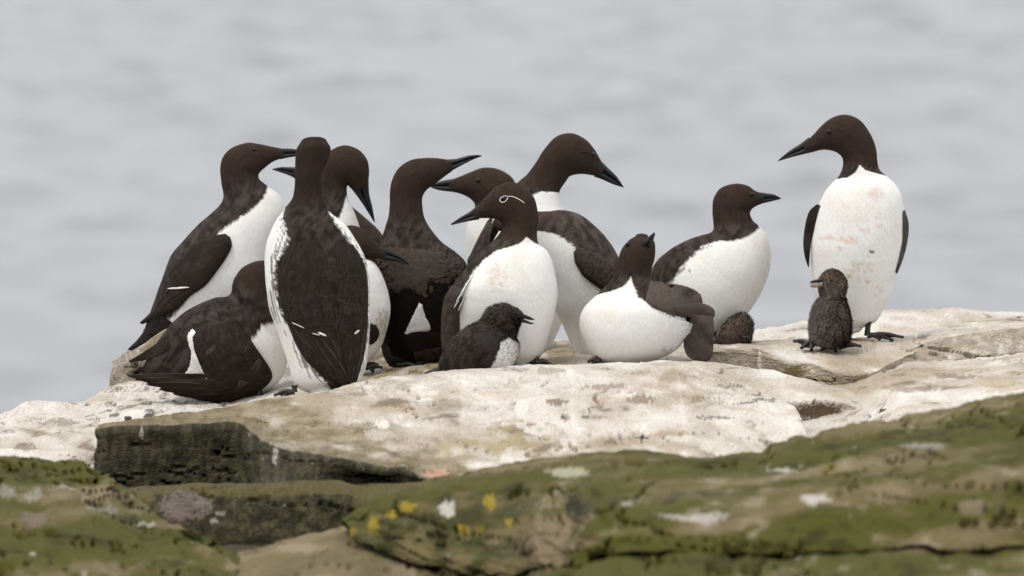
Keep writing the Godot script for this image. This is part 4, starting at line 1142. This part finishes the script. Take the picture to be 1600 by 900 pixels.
	body([[1308, 515, 1348, 512, -1, 2], [1288, 503, 1368, 502, -1, 2], [1277, 480, 1381, 480, -1, 2], [1270, 450, 1393, 450, -1, 2], [1266, 420, 1403, 420, -1, 2], [1266, 388, 1411, 385, -1, 2], [1271, 355, 1414, 350, -1, 2], [1277, 328, 1413, 325, -1, 2], [1287, 302, 1408, 303, -1, 2], [1297, 288, 1398, 287, -1, 2], [1308, 278, 1385, 275, 0.2, 1.0], [1314, 268, 1374, 264, 0.4, 0.6], [1317, 256, 1371, 250], [1316, 247, 1370, 238], [1311, 241, 1366, 222], [1304, 237, 1355, 201], [1296, 235, 1340, 185], [1288, 234, 1320, 179], [1280, 235, 1300, 184], [1272, 237, 1284, 196], [1264, 239, 1270, 211], [1258, 240, 1260, 220]], {"D": D, "nh": 12, "far": "brown", "kb": 0.8, "stains": [[1370, 303, 14, 12, red, 0.05, 0.5], [1372, 335, 7, 16, red, 0.3, 0.42], [1325, 375, 24, 6, red, 0.05, 0.5], [1292, 372, 16, 6, red, 0.15, 0.5], [1311, 387, 4, 4, red, -0.3, 0.42], [1350, 362, 12, 5, red, 0.2, 0.45], [1372, 351, 8, 5, red, 0.2, 0.45], [1363, 394, 3, 3, Color(0.1, 0.06, 0.05), -0.4, 1.0], [1341, 436, 3.5, 3, ochre, -0.4, 0.42], [1356, 441, 4, 3, red, -0.4, 0.5], [1335, 425, 30, 26, ochre, 0.3, 0.45], [1372, 460, 12, 24, ochre, 0.35, 0.42], [1345, 415, 34, 16, ochre, 0.35, 0.42], [1326, 432, 4, 4, ochre, -0.4, 0.8]]})
	bill([[1264, 214, 1265, 239], [1250, 225, 1252, 242], [1233, 236, 1236, 246], [1215, 251, 1216, 252]], D)
	eye(1296, 206, 4.0)
	cord("eye_fold", [[1302, 204], [1316, 203], [1332, 208]], 0.55, M.fold)
	cord("gape_line", [[1258, 231], [1270, 226], [1280, 223]], 0.7, M.fold)
	sheet("wing", [[1276, 319, 1282, 321], [1264, 331, 1277, 335], [1258, 352, 1272, 357], [1255, 378, 1267, 382], [1257, 399, 1265, 403], [1262, 416, 1264, 418]], 5.0, wa, wb, null, {"reach": 12})
	sheet("wing", [[1411, 330, 1414, 328], [1411, 350, 1420, 350], [1410, 375, 1418, 378], [1406, 400, 1411, 405], [1399, 425, 1402, 428]], 5.0, Color(0.16, 0.14, 0.12), wb, null, {"reach": 12})
	foot(1355, 524, [[1376, 531], [1396, 532], [1412, 527]], D - 0.02, 22.0, 2.0)
	foot(1300, 530, [[1310, 538], [1326, 538], [1335, 533]], D, 30.0)
	chicks()

func chicks() -> void:
	var blk := Color(0.034, 0.030, 0.028)
	var gry := Color(0.13, 0.118, 0.11)
	var D := 13.78
	start("guillemot_chick", "black and white downy chick with open bill at the bridled bird's breast", "chick", "downy chicks", 745, 588, D)
	var r := [[685, 581, 692, 594, 2, 2], [690, 563, 706, 596, 2, 2], [700, 541, 732, 596, 2, 2], [716, 522, 762, 592, 0.9, 2], [733, 509, 790, 582, 0.72, 2], [747, 503, 808, 560, 0.56, 2], [754, 498, 812, 540, 0.72, 2], [758, 490, 807, 527, 2, 2], [766, 480, 809, 515, 2, 2], [787, 474, 811, 509, 2, 2], [807, 482, 813, 505, 2, 2], [817, 491, 815, 503, 2, 2]]
	body(r, {"D": D, "nh": 9, "kb": 0.8, "dark": 0.8, "sub": 7, "na": 90})
	bill([[814, 488, 814, 504], [822, 493, 822, 504], [829, 497, 829, 505], [836, 502, 835, 503]], D, 0.6, 2.6)
	eye(800, 493, 2.4)
	sheet("wing", [[740, 520, 742, 536], [755, 520, 756, 548], [770, 524, 772, 553], [782, 532, 781, 546]], 1.5, blk * 1.3, blk)
	down(D, r, 13000, 0.0058, [blk, gry, Color(0.66, 0.65, 0.62)], 0.8, Vector2(-0.25, 0.1))
	foot(690, 583, [[676, 586], [664, 584], [672, 580]], D, 6.0)
	var b1 := Color(0.32, 0.28, 0.25)
	var b2 := Color(0.155, 0.132, 0.117)
	D = 13.98
	start("guillemot_chick", "upright fluffy brown chick with pale bill beside the bird standing apart", "chick", "downy chicks", 1297, 548, D)
	r = [[1279, 538, 1317, 538, 2, 2], [1269, 530, 1326, 530, 2, 2], [1266, 511, 1329, 511, 2, 2], [1268, 491, 1327, 491, 2, 2], [1274, 474, 1322, 474, 2, 2], [1282, 463, 1319, 463, 2, 2], [1279, 450, 1323, 450, 2, 2], [1280, 437, 1322, 438, 2, 2], [1287, 426, 1315, 427, 2, 2], [1296, 421, 1306, 421, 2, 2]]
	body(r, {"D": D, "nh": 7, "dark": 3.2, "kh": 0.9, "sub": 7, "na": 90})
	bill([[1285, 434, 1285, 448, 14], [1278, 436, 1278, 449, 14], [1271, 438, 1271, 449, 14], [1266, 440, 1266, 448, 14]], D, 0.42, 0.6, Color(0.30, 0.22, 0.17))
	eye(1299, 438, 2.3)
	eye(1291, 437, 1.6)
	down(D, r.slice(0, 6), 15000, 0.0075, [b1, b2, b1], 0.86, Vector2(0.0, 0.45))
	down(D, r.slice(5, 10), 5000, 0.0042, [gry * 1.3, b2, b1], 0.9, Vector2(0.25, 0.1))
	foot(1268, 540, [[1240, 533, -0.02], [1252, 544, 0.02], [1268, 547, 0.04]], D, 10.0)
	foot(1312, 542, [[1282, 547, 0.0], [1306, 549, 0.03], [1346, 541, 0.0]], D, 10.0)
	D = 14.14
	start("guillemot_chick", "brown downy chick tucked under the full-breasted bird's belly", "chick", "downy chicks", 1145, 542, D)
	r = [[1112, 540, 1118, 528, 2, 2], [1126, 544, 1128, 510, 2, 2], [1145, 544, 1142, 497, 2, 2], [1160, 541, 1160, 490, 2, 2], [1170, 534, 1172, 500, 2, 2], [1174, 524, 1176, 510, 2, 2]]
	body(r, {"D": D, "nh": 2, "dark": 3.2, "kh": 0.8, "sub": 7, "na": 80})
	bill([[1160, 525, 1160, 534, 28], [1166, 525, 1164, 534, 30], [1171, 528, 1168, 535, 30], [1172, 535, 1171, 536, 30]], D, 0.6)
	down(D, r, 9000, 0.0075, [b1, b2, b1], 0.8, Vector2(0.2, 0.0))
